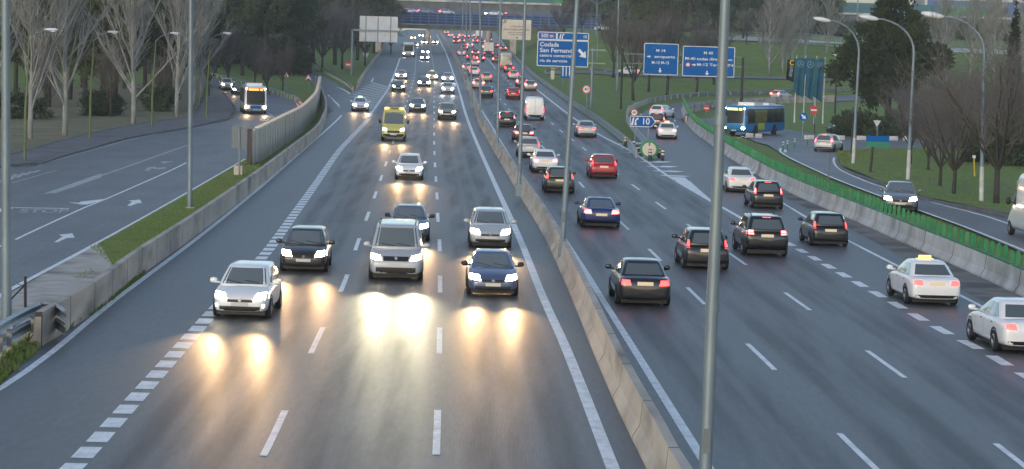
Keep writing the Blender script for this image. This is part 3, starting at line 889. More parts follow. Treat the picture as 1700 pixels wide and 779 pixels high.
# green anti-glare blades standing on the right barrier
def antiglare():
    sp = [Vector((p.x, p.y, prof(p.y) + .86)) for p in smooth_path(rb, .5)]
    sp.reverse()      # from near to far or reverse does not matter
    d = [0.0]
    for a, b in zip(sp, sp[1:]): d.append(d[-1] + (b - a).length)
    arr = np.array([p[:] for p in sp])
    total = d[-1]; s = 1.0; n = 0; rnd = random.Random(4)
    blade = [(-.02, 0), (-.1, .1), (-.115, .36), (-.09, .5), (-.03, .56), (.03, .56), (.09, .5), (.115, .36), (.1, .1), (.02, 0)]
    while s + 10 < total:
        L = 13.2
        org = Vector([float(np.interp(s, d, arr[:, i])) for i in range(3)])
        t0 = Vector([float(np.interp(s + .3, d, arr[:, i])) for i in range(3)]) - org
        yaw = math.atan2(t0.y, t0.x)
        mb = MB()
        k = 0.0
        while k < L:
            c = Vector([float(np.interp(s + k, d, arr[:, i])) for i in range(3)]) - org
            ang = yaw + R(88) + rnd.uniform(-.1, .1)
            tilt = rnd.uniform(-.05, .05)
            ca, sa = math.cos(ang), math.sin(ang)
            hh = rnd.uniform(.92, 1.05) * (1.0 if .3 < k < L - .5 else .9)
            vs = []
            for side in (-.018, .018):
                for bx, bz in blade:
                    x, y = bx * .74, side + tilt * bz
                    vs.append((c.x + x * ca - y * sa, c.y + x * sa + y * ca, c.z + .055 + bz * hh))
            m_ = len(blade)
            fs = [tuple(range(m_)), tuple(range(2 * m_ - 1, m_ - 1, -1))] + [(i, i + m_, (i + 1) % m_ + m_, (i + 1) % m_) for i in range(m_)]
            mb.add(vs, fs)
            k += 1.15
        rail = [Vector([float(np.interp(s + q * L / 6, d, arr[:, i])) for i in range(3)]) - org for q in range(7)]
        sweep(mb, [(-.07, .0), (-.07, .06), (.07, .06), (.07, .0)], rail)
        o = mb.build('antiglare_screen', M['paddle'], loc=org)
        o['label'] = 'row of green plastic anti-glare blades on the pale concrete barrier'
        o['category'] = 'screen'; o['group'] = 'green anti-glare screens along the right barrier'
        s += L + .5; n += 1
antiglare()

# ================================================================== BRIDGES
def bridge_front():
    Y = 610
    k = Y / FPX
    def Xp(px): return (px - 850) * k
    x0, x1 = Xp(560), Xp(985)
    t = thing('road_bridge', 'blue steel girder bridge carrying traffic across the motorway', 'bridge', ((x0 + x1) / 2, Y, 0))
    cx = (x0 + x1) / 2; L = x1 - x0
    zb = P(735, 49, Y).z
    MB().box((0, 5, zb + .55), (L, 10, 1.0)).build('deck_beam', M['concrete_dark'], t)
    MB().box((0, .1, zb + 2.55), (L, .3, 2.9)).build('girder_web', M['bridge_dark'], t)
    mb = MB()
    for z in (zb + 1.2, zb + 1.95, zb + 2.7, zb + 3.35, zb + 4.0): mb.box((0, -.45, z), (L, .3, .22))
    n = int(L / 2.1)
    for i in range(n + 1): mb.box((-L / 2 + i * L / n, -.42, zb + 2.55), (.3, .26, 2.8))
    mb.build('girder', M['bridge_blue'], t)
    MB().box((0, 5.2, zb + 3.5), (L, 10, .5)).build('deck', M['concrete_dark'], t)
    mb = MB()
    for z in (4.75, 5.1): mb.box((0, -.2, zb + z), (L, .06, .08))
    for i in range(n * 2 + 1): mb.box((-L / 2 + i * L / (2 * n), -.2, zb + 4.6), (.06, .06, 1.1))
    mb.build('railing', M['bridge_blue'], t)
    mb = MB()
    for z in (4.75, 5.1): mb.box((0, 10, zb + z), (L, .06, .08))
    for i in range(n * 2 + 1): mb.box((-L / 2 + i * L / (2 * n), 10, zb + 4.6), (.06, .06, 1.1))
    mb.build('rear_railing', M['bridge_blue'], t)
    for sx in (Xp(625) - 1, Xp(842)):
        MB().box((sx - cx, 5, zb / 2 - .4), (1.6, 9, zb + .8)).build('abutment', M['concrete'], t)
    return zb + 3.75
DECK_Z = bridge_front()
def bridge_rear():
    Y = 720; k = Y / FPX
    def Xp(px): return (px - 850) * k
    x0, x1 = Xp(480), Xp(1760)
    cx, L = (x0 + x1) / 2, x1 - x0
    t = thing('overpass', 'long grey concrete overpass with coloured noise panels on top', 'bridge', (cx, Y, 0))
    zt = P(735, 2, Y).z
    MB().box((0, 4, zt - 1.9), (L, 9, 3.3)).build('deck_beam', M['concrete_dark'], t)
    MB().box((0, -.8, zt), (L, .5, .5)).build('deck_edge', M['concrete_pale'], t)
    cols = ['teal_panel', 'teal_panel', 'blue_panel', 'teal_panel', 'green_panel', 'teal_panel', 'teal_panel', 'green_panel', 'teal_panel', 'teal_panel', 'green_panel', 'blue_panel']
    n = 12
    for i in range(n):
        mb = MB().box((-L / 2 + (i + .5) * L / n, -.6, zt + 1.8), (L / n - .1, .12, 3.0))
        for j in range(9): mb.box((-L / 2 + (i + j / 8) * L / n, -.72, zt + 1.8), (.14, .1, 3.1))
        mb.build('noise_panel', M[cols[i]], t)
    for px in (700, 800, 1005, 1028, 1250, 1400, 1440, 1560):
        MB().tube([(Xp(px) - cx, 4, -1), (Xp(px) - cx, 4, zt - 1.9)], .8, 12).build('pier', M['concrete'], t, smooth='auto')
bridge_rear()
def hall():
    Y = 1000; k = Y / FPX
    def Xp(px): return (px - 850) * k
    def one(px0, px1, ytop, ybase, label, band, m='hall_white'):
        x0, x1 = Xp(px0), Xp(px1)
        zt = P((px0 + px1) / 2, ytop, Y).z
        zb = 8.0
        t = thing('industrial_hall', label, 'building', ((x0 + x1) / 2, Y, zb))
        MB().box((0, 25, (zt - zb) / 2), (x1 - x0, 50, zt - zb)).build('wall', M[m], t)
        MB().box((0, 25, zt - zb + .3), (x1 - x0 + .6, 50.6, .6)).build('roof', M['concrete_pale'], t)
        if band: MB().box((0, -.05, zt - zb - band), ((x1 - x0) - 2, .3, 2.6)).build('blue_band', M['hall_blue'], t)
        mb = MB()
        for i in range(7): mb.box((-(x1 - x0) / 2 + (i + .5) * (x1 - x0) / 7, -.05, (zt - zb) * .45), ((x1 - x0) / 14, .2, 1.6))
        mb.build('window_row', M['glass'], t)
    one(1520, 1760, -14, 30, 'large white industrial hall with a blue band behind the cypress', 5.5)
    one(1345, 1500, -10, 30, 'white industrial hall showing behind the overpass panels beside the pine top', 0)
    one(1200, 1330, -14, 30, 'cream building behind the noise panels and the birch tops', 0, 'sign_cream')
hall()
# ================================================================== VEHICLES
# local axes: +Y is the front of the vehicle, origin on the ground under its middle
def body_mesh(S):
    """lower body and cabin lofted from stations, then smoothed"""
    mb = MB()
    rings = []
    hw = S['W'] / 2
    for (y, zb, zs, wf, cr) in S['st']:
        w = hw * wf; h = zs - zb
        half = [(0, zb), (.78 * w, zb), (.93 * w, zb + .07 * h), (.985 * w, zb + .22 * h), (1.0 * w, zb + .5 * h), (.985 * w, zb + .8 * h), (.945 * w, zs - .035), (.86 * w, zs), (.45 * w, zs + cr * .8), (0, zs + cr)]
        ring = [(x, y, z) for x, z in half] + [(-x, y, z) for x, z in half[-2:0:-1]]
        rings.append(ring)
    mb.loft(rings)
    # cabin
    c = S['cab']
    def ring(yr, yf, w, z):
        pts = [(0, yf), (.45 * w, yf - .012), (.80 * w, yf - .07), (.95 * w, yf - .17), (w, yf - .36), (w * 1.005, (yr + yf) / 2), (w, yr + .3), (.95 * w, yr + .12), (.80 * w, yr + .04), (.45 * w, yr + .006), (0, yr)]
        pts = pts + [(-x, y) for x, y in pts[-2:0:-1]]
        return [(x, y, z) for x, y in pts]
    zb, zr = c['zb'], c['zr']
    cr = []
    for t in (-.12, 0.0, .33, .66, .9, .985):
        s = max(0, t)
        yr = c['yr0'] + (c['yr1'] - c['yr0']) * s; yf = c['yf0'] + (c['yf1'] - c['yf0']) * s
        w = c['w0'] + (c['w1'] - c['w0']) * s ** 1.2
        cr.append(ring(yr, yf, w, zb + (zr - zb) * t))
    yr, yf, w = c['yr1'] + .10, c['yf1'] - .12, c['w1'] * .86
    cr.append(ring(yr, yf, w, zr + .012))
    cr.append(ring(yr + .35, yf - .35, w * .55, zr + .035))
    mb.loft(cr)
    return subdiv_mesh(mb.mesh('body', [PAINT['white']]), 1)

class Skin:
    """rays onto a body so that glass, lamps and plates follow its surface"""
    def __init__(s, me):
        s.t = BVHTree.FromPolygons([v.co for v in me.vertices], [tuple(p.vertices) for p in me.polygons])
    def hit(s, o, d):
        r = s.t.ray_cast(Vector(o), Vector(d))
        return r[0], r[1]
    def patch(s, quad, axis, off=.008, n=6, m=4, thick=0.0):
        """quad: four (u,v) corners bl, br, tr, tl; axis 'f','b' (u = x, v = z) or 'l','r' (u = y, v = z) or 'u' (u = x, v = y)"""
        mb = MB(); pts = []
        D = {'f': (0, -1, 0), 'b': (0, 1, 0), 'l': (1, 0, 0), 'r': (-1, 0, 0), 'u': (0, 0, -1)}[axis]
        bl, br, tr, tl = [Vector((a, b)) for a, b in quad]
        last = None
        for j in range(m + 1):
            for i in range(n + 1):
                p = bl.lerp(br, i / n).lerp(tl.lerp(tr, i / n), j / m)
                o = {'f': (p.x, 9, p.y), 'b': (p.x, -9, p.y), 'l': (-9, p.x, p.y), 'r': (9, p.x, p.y), 'u': (p.x, p.y, 9)}[axis]
                h, nn = s.hit(o, D)
                if h is None:
                    h = last if last is not None else Vector(o) + Vector(D) * 8
                    q = h
                else:
                    q = h - Vector(D) * off
                    last = q
                pts.append(q)
        if thick:
            c = sum(pts, Vector()) / len(pts)
        mb.v = [tuple(p) for p in pts]
        for j in range(m):
            for i in range(n):
                a = j * (n + 1) + i
                f = (a, a + 1, a + n + 2, a + n + 1)
                mb.f.append(f if axis in ('b', 'r', 'u') else f[::-1]); mb.mi.append(0)
        return mb

def lens(c, d, m, p=.75):
    return MB().blob(c, d, 12, 8, 0, p).mesh('lens', m, True)

def wheel_meshes(r, w):
    mb = MB()
    prof_ = [(r * .62, -w / 2), (r * .93, -w / 2), (r, -w / 2 + .03), (r, w / 2 - .03), (r * .93, w / 2), (r * .62, w / 2)]
    n = 20
    rings = []
    for x, y in prof_: rings.append([(y, x * math.cos(2 * math.pi * k / n), x * math.sin(2 * math.pi * k / n)) for k in range(n)])
    mb.loft(rings, cap=False)
    ty = mb.mesh('tyre', M['tyre'], 'auto')
    mb = MB()
    for s in (-1, 1):
        ring_o = [(s * (w / 2 - .01), r * .63 * math.cos(2 * math.pi * k / n), r * .63 * math.sin(2 * math.pi * k / n)) for k in range(n)]
        ring_i = [(s * (w / 2 - .05), r * .55 * math.cos(2 * math.pi * k / n), r * .55 * math.sin(2 * math.pi * k / n)) for k in range(n)]
        rings = [ring_o, ring_i]
        mb.loft(rings, cap=False)
        for k in range(5):
            a = 2 * math.pi * k / 5
            ca, sa = math.cos(a), math.sin(a)
            mb.add([(s * (w / 2 - .02), ca * q * r - sa * t * r, sa * q * r + ca * t * r) for q, t in ((.08, -.09), (.58, -.07), (.58, .07), (.08, .09))], [(0, 1, 2, 3)])
        mb.add([(s * (w / 2 - .055), r * .55 * math.cos(2 * math.pi * k / n), r * .55 * math.sin(2 * math.pi * k / n)) for k in range(n)], [tuple(range(n))], 1)
    return ty, mb.mesh('rim', [M['rim'], M['trim']])

STY = {}
# stations: (y, bottom, shoulder height, width share, crown)
STY['hatch'] = dict(L=4.05, W=1.72, r=.31, ax=(1.22, -1.27),
    st=[(-2.0, .34, .62, .80, 0), (-1.97, .26, .80, .90, .0), (-1.86, .24, .93, .96, .01), (-1.3, .20, .95, 1.0, .01), (-.3, .19, .95, 1.0, .02), (.7, .19, .94, 1.0, .03), (1.1, .20, .90, 1.0, .05), (1.55, .20, .80, .97, .06), (1.86, .22, .70, .90, .05), (1.98, .24, .60, .82, .03), (2.02, .28, .54, .74, 0)],
    cab=dict(zb=.92, zr=1.46, yr0=-1.93, yr1=-1.55, yf0=1.18, yf1=.22, w0=.79, w1=.60),
    front=dict(hl=[(.40, .58), (.82, .62), (.80, .80), (.48, .77)], gr=(.36, .52, .60), intake=(.60, .26, .40), plate=.46),
    rear=dict(tl=[(.66, .82), (.83, .82), (.79, 1.12), (.66, 1.10)], plate=.74, bumper=(.7, .26, .42)), rw=[(.58, 1.0), (.47, 1.36)])
STY['sedan'] = dict(L=4.55, W=1.78, r=.32, ax=(1.38, -1.32),
    st=[(-2.27, .34, .66, .78, 0), (-2.24, .26, .84, .88, .01), (-2.14, .24, .96, .95, .02), (-1.6, .20, .985, 1.0, .025), (-.4, .19, .95, 1.0, .02), (.8, .19, .94, 1.0, .03), (1.25, .20, .90, 1.0, .05), (1.75, .20, .80, .97, .06), (2.1, .22, .70, .90, .05), (2.24, .24, .60, .81, .03), (2.28, .28, .54, .73, 0)],
    cab=dict(zb=.93, zr=1.43, yr0=-1.72, yr1=-.95, yf0=1.22, yf1=.25, w0=.79, w1=.58),
    front=dict(hl=[(.42, .58), (.84, .62), (.81, .79), (.48, .76)], gr=(.36, .52, .62), intake=(.62, .26, .40), plate=.45),
    rear=dict(tl=[(.46, .72), (.86, .74), (.80, .91), (.50, .89)], plate=.78, bumper=(.72, .26, .40)), rw=[(.62, 1.02), (.50, 1.34)])
STY['suv'] = dict(L=4.6, W=1.86, r=.36, ax=(1.38, -1.38),
    st=[(-2.28, .50, .74, .82, 0), (-2.25, .40, .95, .91, .0), (-2.14, .32, 1.05, .97, .01), (-1.5, .28, 1.08, 1.0, .01), (-.3, .26, 1.07, 1.0, .02), (.8, .26, 1.06, 1.0, .03), (1.25, .28, 1.03, 1.0, .05), (1.8, .28, .95, .98, .06), (2.12, .30, .85, .92, .05), (2.26, .38, .74, .85, .03), (2.3, .44, .66, .76, 0)],
    cab=dict(zb=1.04, zr=1.64, yr0=-2.16, yr1=-1.72, yf0=1.30, yf1=.42, w0=.85, w1=.67),
    front=dict(hl=[(.48, .74), (.86, .78), (.84, .92), (.54, .88)], gr=(.4, .64, .78), intake=(.66, .36, .52), plate=.56),
    rear=dict(tl=[(.56, .92), (.92, .94), (.88, 1.10), (.58, 1.10)], plate=.88, bumper=(.78, .36, .52)), rw=[(.64, 1.14), (.54, 1.52)])
STY['mpv'] = dict(L=4.75, W=1.90, r=.33, ax=(1.5, -1.6),
    st=[(-2.36, .42, .74, .86, 0), (-2.34, .32, 1.0, .94, .0), (-2.25, .26, 1.10, .98, .01), (-1.5, .22, 1.13, 1.0, .01), (-.3, .21, 1.13, 1.0, .02), (.9, .21, 1.12, 1.0, .03), (1.5, .22, 1.08, 1.0, .05), (1.95, .22, .98, .98, .06), (2.22, .24, .86, .93, .05), (2.34, .26, .72, .87, .03), (2.38, .30, .62, .80, 0)],
    cab=dict(zb=1.10, zr=1.88, yr0=-2.30, yr1=-2.10, yf0=1.72, yf1=.85, w0=.90, w1=.74),
    front=dict(hl=[(.50, .74), (.90, .78), (.87, .96), (.56, .90)], gr=(.42, .72, .88), intake=(.7, .28, .50), plate=.58),
    rear=dict(tl=[(.76, .9), (.92, .9), (.86, 1.3), (.76, 1.3)], plate=.84, bumper=(.8, .28, .46)), rw=[(.70, 1.2), (.62, 1.72)])
STY['coupe'] = dict(L=4.25, W=1.80, r=.33, ax=(1.25, -1.3),
    st=[(-2.1, .42, .66, .80, 0), (-2.07, .32, .84, .90, .02), (-1.96, .24, .94, .97, .04), (-1.4, .20, .95, 1.02, .03), (-.4, .19, .91, 1.0, .02), (.7, .19, .90, 1.0, .03), (1.15, .20, .86, 1.0, .05), (1.6, .20, .77, .98, .06), (1.95, .22, .68, .91, .05), (2.08, .30, .58, .82, .03), (2.12, .36, .52, .73, 0)],
    cab=dict(zb=.90, zr=1.36, yr0=-1.85, yr1=-.75, yf0=1.12, yf1=.1, w0=.76, w1=.55),
    front=dict(hl=[(.46, .58), (.82, .62), (.80, .75), (.54, .70)], gr=(.34, .50, .60), intake=(.62, .26, .40), plate=.44),
    rear=dict(tl=[(.46, .70), (.82, .72), (.78, .90), (.50, .88)], plate=.66, bumper=(.72, .26, .38)), rw=[(.54, .98), (.46, 1.27)])

_pro = {}
def proto(style):
    """all meshes of one style, made once"""
    if style in _pro: return _pro[style]
    S = STY[style]; me = body_mesh(S); sk = Skin(me); c = S['cab']; hw = S['W'] / 2
    parts = {'body': me}
    zb, zr = c['zb'], c['zr']; dz = zr - zb
    a0, a1 = zb + .10 * dz, zb + .88 * dz
    def wat(z): return c['w0'] + (c['w1'] - c['w0']) * ((z - zb) / dz) ** 1.2
    parts['windscreen'] = sk.patch([(-wat(a0) * .86, a0), (wat(a0) * .86, a0), (wat(a1) * .86, a1), (-wat(a1) * .86, a1)], 'f', .007, 10, 6).mesh('windscreen', M['windscreen_glass'], True)
    (rx0, rz0), (rx1, rz1) = S['rw']
    parts['rear_window'] = sk.patch([(-rx0, rz0), (rx0, rz0), (rx1, rz1), (-rx1, rz1)], 'b', .007, 10, 6).mesh('rear_window', M['glass'], True)
    s0, s1 = zb + .12 * dz, zb + .84 * dz
    def yf(z): return c['yf0'] + (c['yf1'] - c['yf0']) * (z - zb) / dz
    def yr(z): return c['yr0'] + (c['yr1'] - c['yr0']) * (z - zb) / dz
    for ax, nm in (('l', 'side_window_l'), ('r', 'side_window_r')):
        mb = MB()
        y0, y1 = yr(s0) + .28, yf(s0) - .34; t0, t1 = yr(s1) + .30, yf(s1) - .22
        cuts = [0, .33, .35, .66, .68, 1.0] if style in ('mpv', 'suv') else [0, .46, .485, 1.0]
        for q in range(0, len(cuts), 2):
            u0, u1 = cuts[q], cuts[q + 1]
            pm = sk.patch([(y0 + (y1 - y0) * u0, s0), (y0 + (y1 - y0) * u1, s0), (t0 + (t1 - t0) * u1, s1), (t0 + (t1 - t0) * u0, s1)], ax, .007, 5, 4)
            mb.add(pm.v, pm.f)
        parts[nm] = mb.mesh('side_window', M['glass'], True)
    F = S['front']
    for sx, nm in ((1, 'headlight_r'), (-1, 'headlight_l')):
        q = [(sx * x, z) for x, z in F['hl']]
        if sx < 0: q = [q[1], q[0], q[3], q[2]]
        parts[nm] = sk.patch(q, 'f', .012, 5, 4).mesh('headlight', M['head_off'], True)
    gw, g0, g1 = F['gr']
    parts['grille'] = sk.patch([(-gw, g0), (gw, g0), (gw * 1.08, g1), (-gw * 1.08, g1)], 'f', .008, 6, 3).mesh('grille', M['trim'], True)
    iw, i0, i1 = F['intake']
    parts['air_intake'] = sk.patch([(-iw, i0), (iw, i0), (iw, i1), (-iw, i1)], 'f', .007, 8, 3).mesh('air_intake', M['trim'], True)
    y = sk.hit((0, 9, (g0 + g1) / 2), (0, -1, 0))[0].y
    parts['emblem'] = MB().prism([(.055 * math.cos(k * math.pi / 5), (g0 + g1) / 2 + .02 + .055 * math.sin(k * math.pi / 5)) for k in range(10)], y + .0, y + .035).mesh('emblem', M['chrome'])
    pz = F['plate']; y = sk.hit((0, 9, pz), (0, -1, 0))[0].y
    parts['front_plate'] = MB().box((0, y + .012, pz), (.52, .03, .11)).mesh('number_plate', M['plate'])
    Rr = S['rear']
    for sx, nm in ((1, 'tail_r'), (-1, 'tail_l')):
        q = [(sx * x, z) for x, z in Rr['tl']]
        if sx < 0: q = [q[1], q[0], q[3], q[2]]
        parts[nm] = sk.patch(q, 'b', .012, 5, 4).mesh('tail_light', M['tail_off'], True)
    pz = Rr['plate']; y = sk.hit((0, -9, pz), (0, 1, 0))[0].y
    parts['rear_plate'] = MB().box((0, y - .012, pz), (.52, .03, .12)).mesh('number_plate', M['plate_tail'])
    bw, b0, b1 = Rr['bumper']
    parts['rear_bumper'] = sk.patch([(-bw, b0), (bw, b0), (bw, b1), (-bw, b1)], 'b', .007, 8, 3).mesh('rear_bumper', M['trim'], True)
    zt = c['zr'] + .0; parts['roof_z'] = sk.hit((0, c['yf1'] - .3, 9), (0, 0, -1))[0].z
    # wheel arches follow the sides
    r = S['r']
    parts['underbody_shade'] = MB().box((0, 0, .20), (S['W'] * .84, S['L'] * .84, .16)).mesh('underbody_shade', M['trim'])  # dark box added under the floor to deepen the shade below the car
    parts['arches'] = []
    for ya in S['ax']:
        for sx in (-1, 1):
            mb = MB(); n = 14
            o = []
            for k in range(n + 1):
                a = math.pi * (-.08 + 1.16 * k / n)
                yy, zz = ya + (r + .075) * math.cos(a), r + (r + .075) * math.sin(a)
                zz = max(zz, S['st'][4][1] + .02)
                h, _ = sk.hit((sx * 9, yy, zz), (-sx, 0, 0))
                o.append(((h.x if h else sx * hw) + sx * .006, yy, zz))
            h, _ = sk.hit((sx * 9, ya, r * 1.1), (-sx, 0, 0))
            cen = ((h.x if h else sx * hw) + sx * .006, ya, r * .9)
            vs = [cen] + o
            fs = [((0, k + 1, k + 2) if sx > 0 else (0, k + 2, k + 1)) for k in range(n)]
            mb.add(vs, fs)
            parts['arches'].append(mb.mesh('arch_liner', M['trim']))
    mir = MB()
    for sx in (-1, 1):
        pass
    ym, zm = c['yf0'] - .42, c['zb'] + .12
    for sx, nm in ((1, 'mirror_r'), (-1, 'mirror_l')):
        parts[nm] = MB().blob((sx * (hw + .10), ym, zm), (.24, .13, .17), 10, 6, 0, .8).box((sx * (hw - .02), ym, zm - .06), (.16, .06, .05)).mesh('mirror', PAINT['white'], True)
    # shut lines and handles
    parts['door_seams'], parts['door_handles'] = [], []
    for ax, sx in (('l', -1), ('r', 1)):
        for yy in ((c['yf0'] - .45), (c['yf0'] + c['yr0']) / 2 + .1):
            pm = sk.patch([(yy - .007, .36), (yy + .007, .36), (yy + .007, c['zb'] + .03), (yy - .007, c['zb'] + .03)], ax, .003, 1, 6); parts['door_seams'].append(pm.mesh('door_seam', M['trim']))
        for yy in ((c['yf0'] - .45) * .2 + ((c['yf0'] + c['yr0']) / 2) * .8 + .2, ((c['yf0'] + c['yr0']) / 2) - .75):
            pm = sk.patch([(yy - .09, c['zb'] - .12), (yy + .09, c['zb'] - .12), (yy + .09, c['zb'] - .09), (yy - .09, c['zb'] - .09)], ax, .012, 2, 1); parts['door_handles'].append(pm.mesh('door_handle', M['trim']))
    if style in ('suv', 'mpv'):
        mb = MB()
        for sx in (-1, 1):
            mb.tube([(sx * c['w1'] * .84, c['yf1'] - .25, parts['roof_z'] - .03), (sx * c['w1'] * .88, c['yf1'] - .4, parts['roof_z'] + .05), (sx * c['w1'] * .88, c['yr1'] + .45, parts['roof_z'] + .05), (sx * c['w1'] * .84, c['yr1'] + .3, parts['roof_z'] - .03)], .02, 6)
        parts['roof_rails'] = mb.mesh('roof_rail', M['trim'])
    # wipers across the windscreen foot
    mb = MB()
    for x0, x1 in ((-.55, -.02), (.05, .55)):
        for (xx0, xx1) in ((x0, x1),):
            zA, zB = a0 + .015, a0 + .10
            hA, _ = sk.hit((xx0, 9, zA), (0, -1, 0)); hB, _ = sk.hit((xx1, 9, zB), (0, -1, 0))
            mb.tube([hA + Vector((0, .025, 0)), hB + Vector((0, .025, 0))], .012, 5)
    parts['wiper'] = mb.mesh('wiper', M['trim'])
    parts['tyre'], parts['rim'] = wheel_meshes(r, .2)
    _pro[style] = parts
    return parts

def setmat(o, m):
    o.material_slots[0].link = 'OBJECT'
    o.material_slots[0].material = m

def spot(parent, x, y, z, energy, col, size=30, blend=1.0, down=-1.5, rad=.09):
    l = bpy.data.lights.new('headlight_beam', 'SPOT')
    l.energy = energy * BEAM; l.color = col; l.spot_size = R(size); l.spot_blend = blend; l.shadow_soft_size = rad
    o = bpy.data.objects.new('headlight_beam', l); COL.objects.link(o)
    o.parent = parent; o.location = (x, y, z)
    o.rotation_euler = (R(90 - down), 0, 0)
    return o

BEAM = 0.33
WARM, COOL = (1.0, .60, .27), (.97, .98, 1.0)
def car(style, colour, label, loc, yaw, lights='in', detail=2, beam=0, beamcol=WARM, cat='car', taxi=None, group=None, sc=1.0, brake=False, name='car', roofbar=False, fog=False, plate=None, onelamp=0):
    S = STY[style]; Pm = proto(style)
    t = thing(name, label, cat, loc, yaw, group)
    t.scale = (sc, sc, sc)
    b = put('body', Pm['body'], t); setmat(b, PAINT[colour])
    put('windscreen', Pm['windscreen'], t)
    put('rear_window', Pm['rear_window'], t)
    for k in ('side_window_l', 'side_window_r'): put('side_window', Pm[k], t)
    for k in ('headlight_l', 'headlight_r'):
        h = put('headlight', Pm[k], t)
        if lights == 'in': setmat(h, M['head_cool'] if beamcol is COOL else M['head_on'])
        else: setmat(h, M['head_off'])
    for k in ('tail_l', 'tail_r'):
        h = put('tail_light', Pm[k], t)
        setmat(h, M['tail_off'] if lights == 'in' else (M['tail_brake'] if brake else M['tail_on']))
    if lights == 'in': put('front_plate', Pm['front_plate'], t); put('grille', Pm['grille'], t)
    else:
        put('rear_plate', Pm['rear_plate'], t)
        if brake: put('brake_light', MB().box((0, S['cab']['yr1'] - .0, S['cab']['zr'] - .05), (.34, .05, .035)).mesh('brake_light', M['tail_brake']), t)
    put('underbody_shade', Pm['underbody_shade'], t)
    [put('wheel_arch', q, t) for q in Pm['arches']]
    for ya in S['ax']:
        for sx in (-1, 1):
            w = put('wheel', Pm['tyre'], t, (sx * (S['W'] / 2 - .095), ya, S['r']))
            if detail >= 2: put('rim', Pm['rim'], w)
    if detail >= 1:
        for k in ('mirror_l', 'mirror_r'): setmat(put('mirror', Pm[k], t), PAINT[colour] if colour not in ('greyblue', 'steel') else M['trim'])
        put('air_intake', Pm['air_intake'], t); put('rear_bumper', Pm['rear_bumper'], t)
    if detail >= 2:
        put('emblem', Pm['emblem'], t); [put('door_seam', q, t) for q in Pm['door_seams']]; [put('door_handle', q, t) for q in Pm['door_handles']]; put('wiper', Pm['wiper'], t)
        if 'roof_rails' in Pm: put('roof_rails', Pm['roof_rails'], t)
    if taxi:
        z = Pm['roof_z']; y = S['cab']['yf1'] - .45
        put('roof_sign', MB().box((0, 0, .07), (.42, .14, .11)).box((0, 0, .005), (.6, .18, .02)).mesh('roof_sign', M['taxi_green'] if taxi == 'green' else M['amber_on']), t, (0, y, z))
    if fog:
        for sx in (-1, 1):
            put('fog_lamp', lens((sx * .62, S['L'] / 2 - .09, .42), (.22, .12, .13), M['fog_on']), t)
    if detail == 0:                     # far cars: oversized glowing lenses added over the lamps in place of bloom
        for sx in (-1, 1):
            if lights == 'in': put('lamp_glow', lens((sx * .62, S['L'] / 2 - .06, .68), (.44, .14, .3), M['head_cool'] if beamcol is COOL else M['head_on']), t)
            else: put('lamp_glow', lens((sx * .7, -S['L'] / 2 + .05, .9), (.34, .14, .34), M['tail_brake'] if brake else M['tail_on']), t)
    if beam and lights == 'in':
        hz = sum(z for _, z in S['front']['hl']) / 4
        for sx in (-1, 1):
            spot(t, sx * .68, S['L'] / 2 + .06, hz, beam * (1.0 if onelamp in (0, sx) else .45), beamcol)
    return t

# ---- tall vehicles built from rounded boxes
def rbox(L, W_, z0, z1, taper=.04, nose=.25, rnd=.16, nose_lo=.06):
    """coach-like shell: rings along z"""
    def ring(z, ins, nf):
        hw = W_ / 2 - ins; y0, y1 = -L / 2 + ins, L / 2 - ins - nf
        pts = [(0, y1 + .06), (.5 * hw, y1 + .05), (hw - rnd, y1), (hw - .04, y1 - .08), (hw, y1 - .3), (hw, 0), (hw, y0 + .3), (hw - .05, y0 + .06), (hw - rnd, y0), (.5 * hw, y0 - .02), (0, y0 - .02)]
        pts = pts + [(-x, y) for x, y in pts[-2:0:-1]]
        return [(x, y, z) for x, y in pts]
    h = z1 - z0
    rings = [ring(z0, .06, nose_lo), ring(z0 + .12, .0, 0), ring(z0 + .35 * h, 0, 0), ring(z0 + .55 * h, taper * .3, nose * .35), ring(z0 + .80 * h, taper * .8, nose * .8), ring(z0 + .94 * h, taper + .03, nose), ring(z1 - .015, taper + .12, nose + .12), ring(z1, taper + .35, nose + .4)]
    return subdiv_mesh(MB().loft(rings).mesh('shell', PAINT['white']), 1)

def add_wheels(t, axles, W_, r, w=.26, rim=True):
    ty, rm = wheel_meshes(r, w)
    for ya in axles:
        for sx in (-1, 1):
            o = put('wheel', ty, t, (sx * (W_ / 2 - w / 2 + .005), ya, r))
            if rim: put('rim', rm, o)

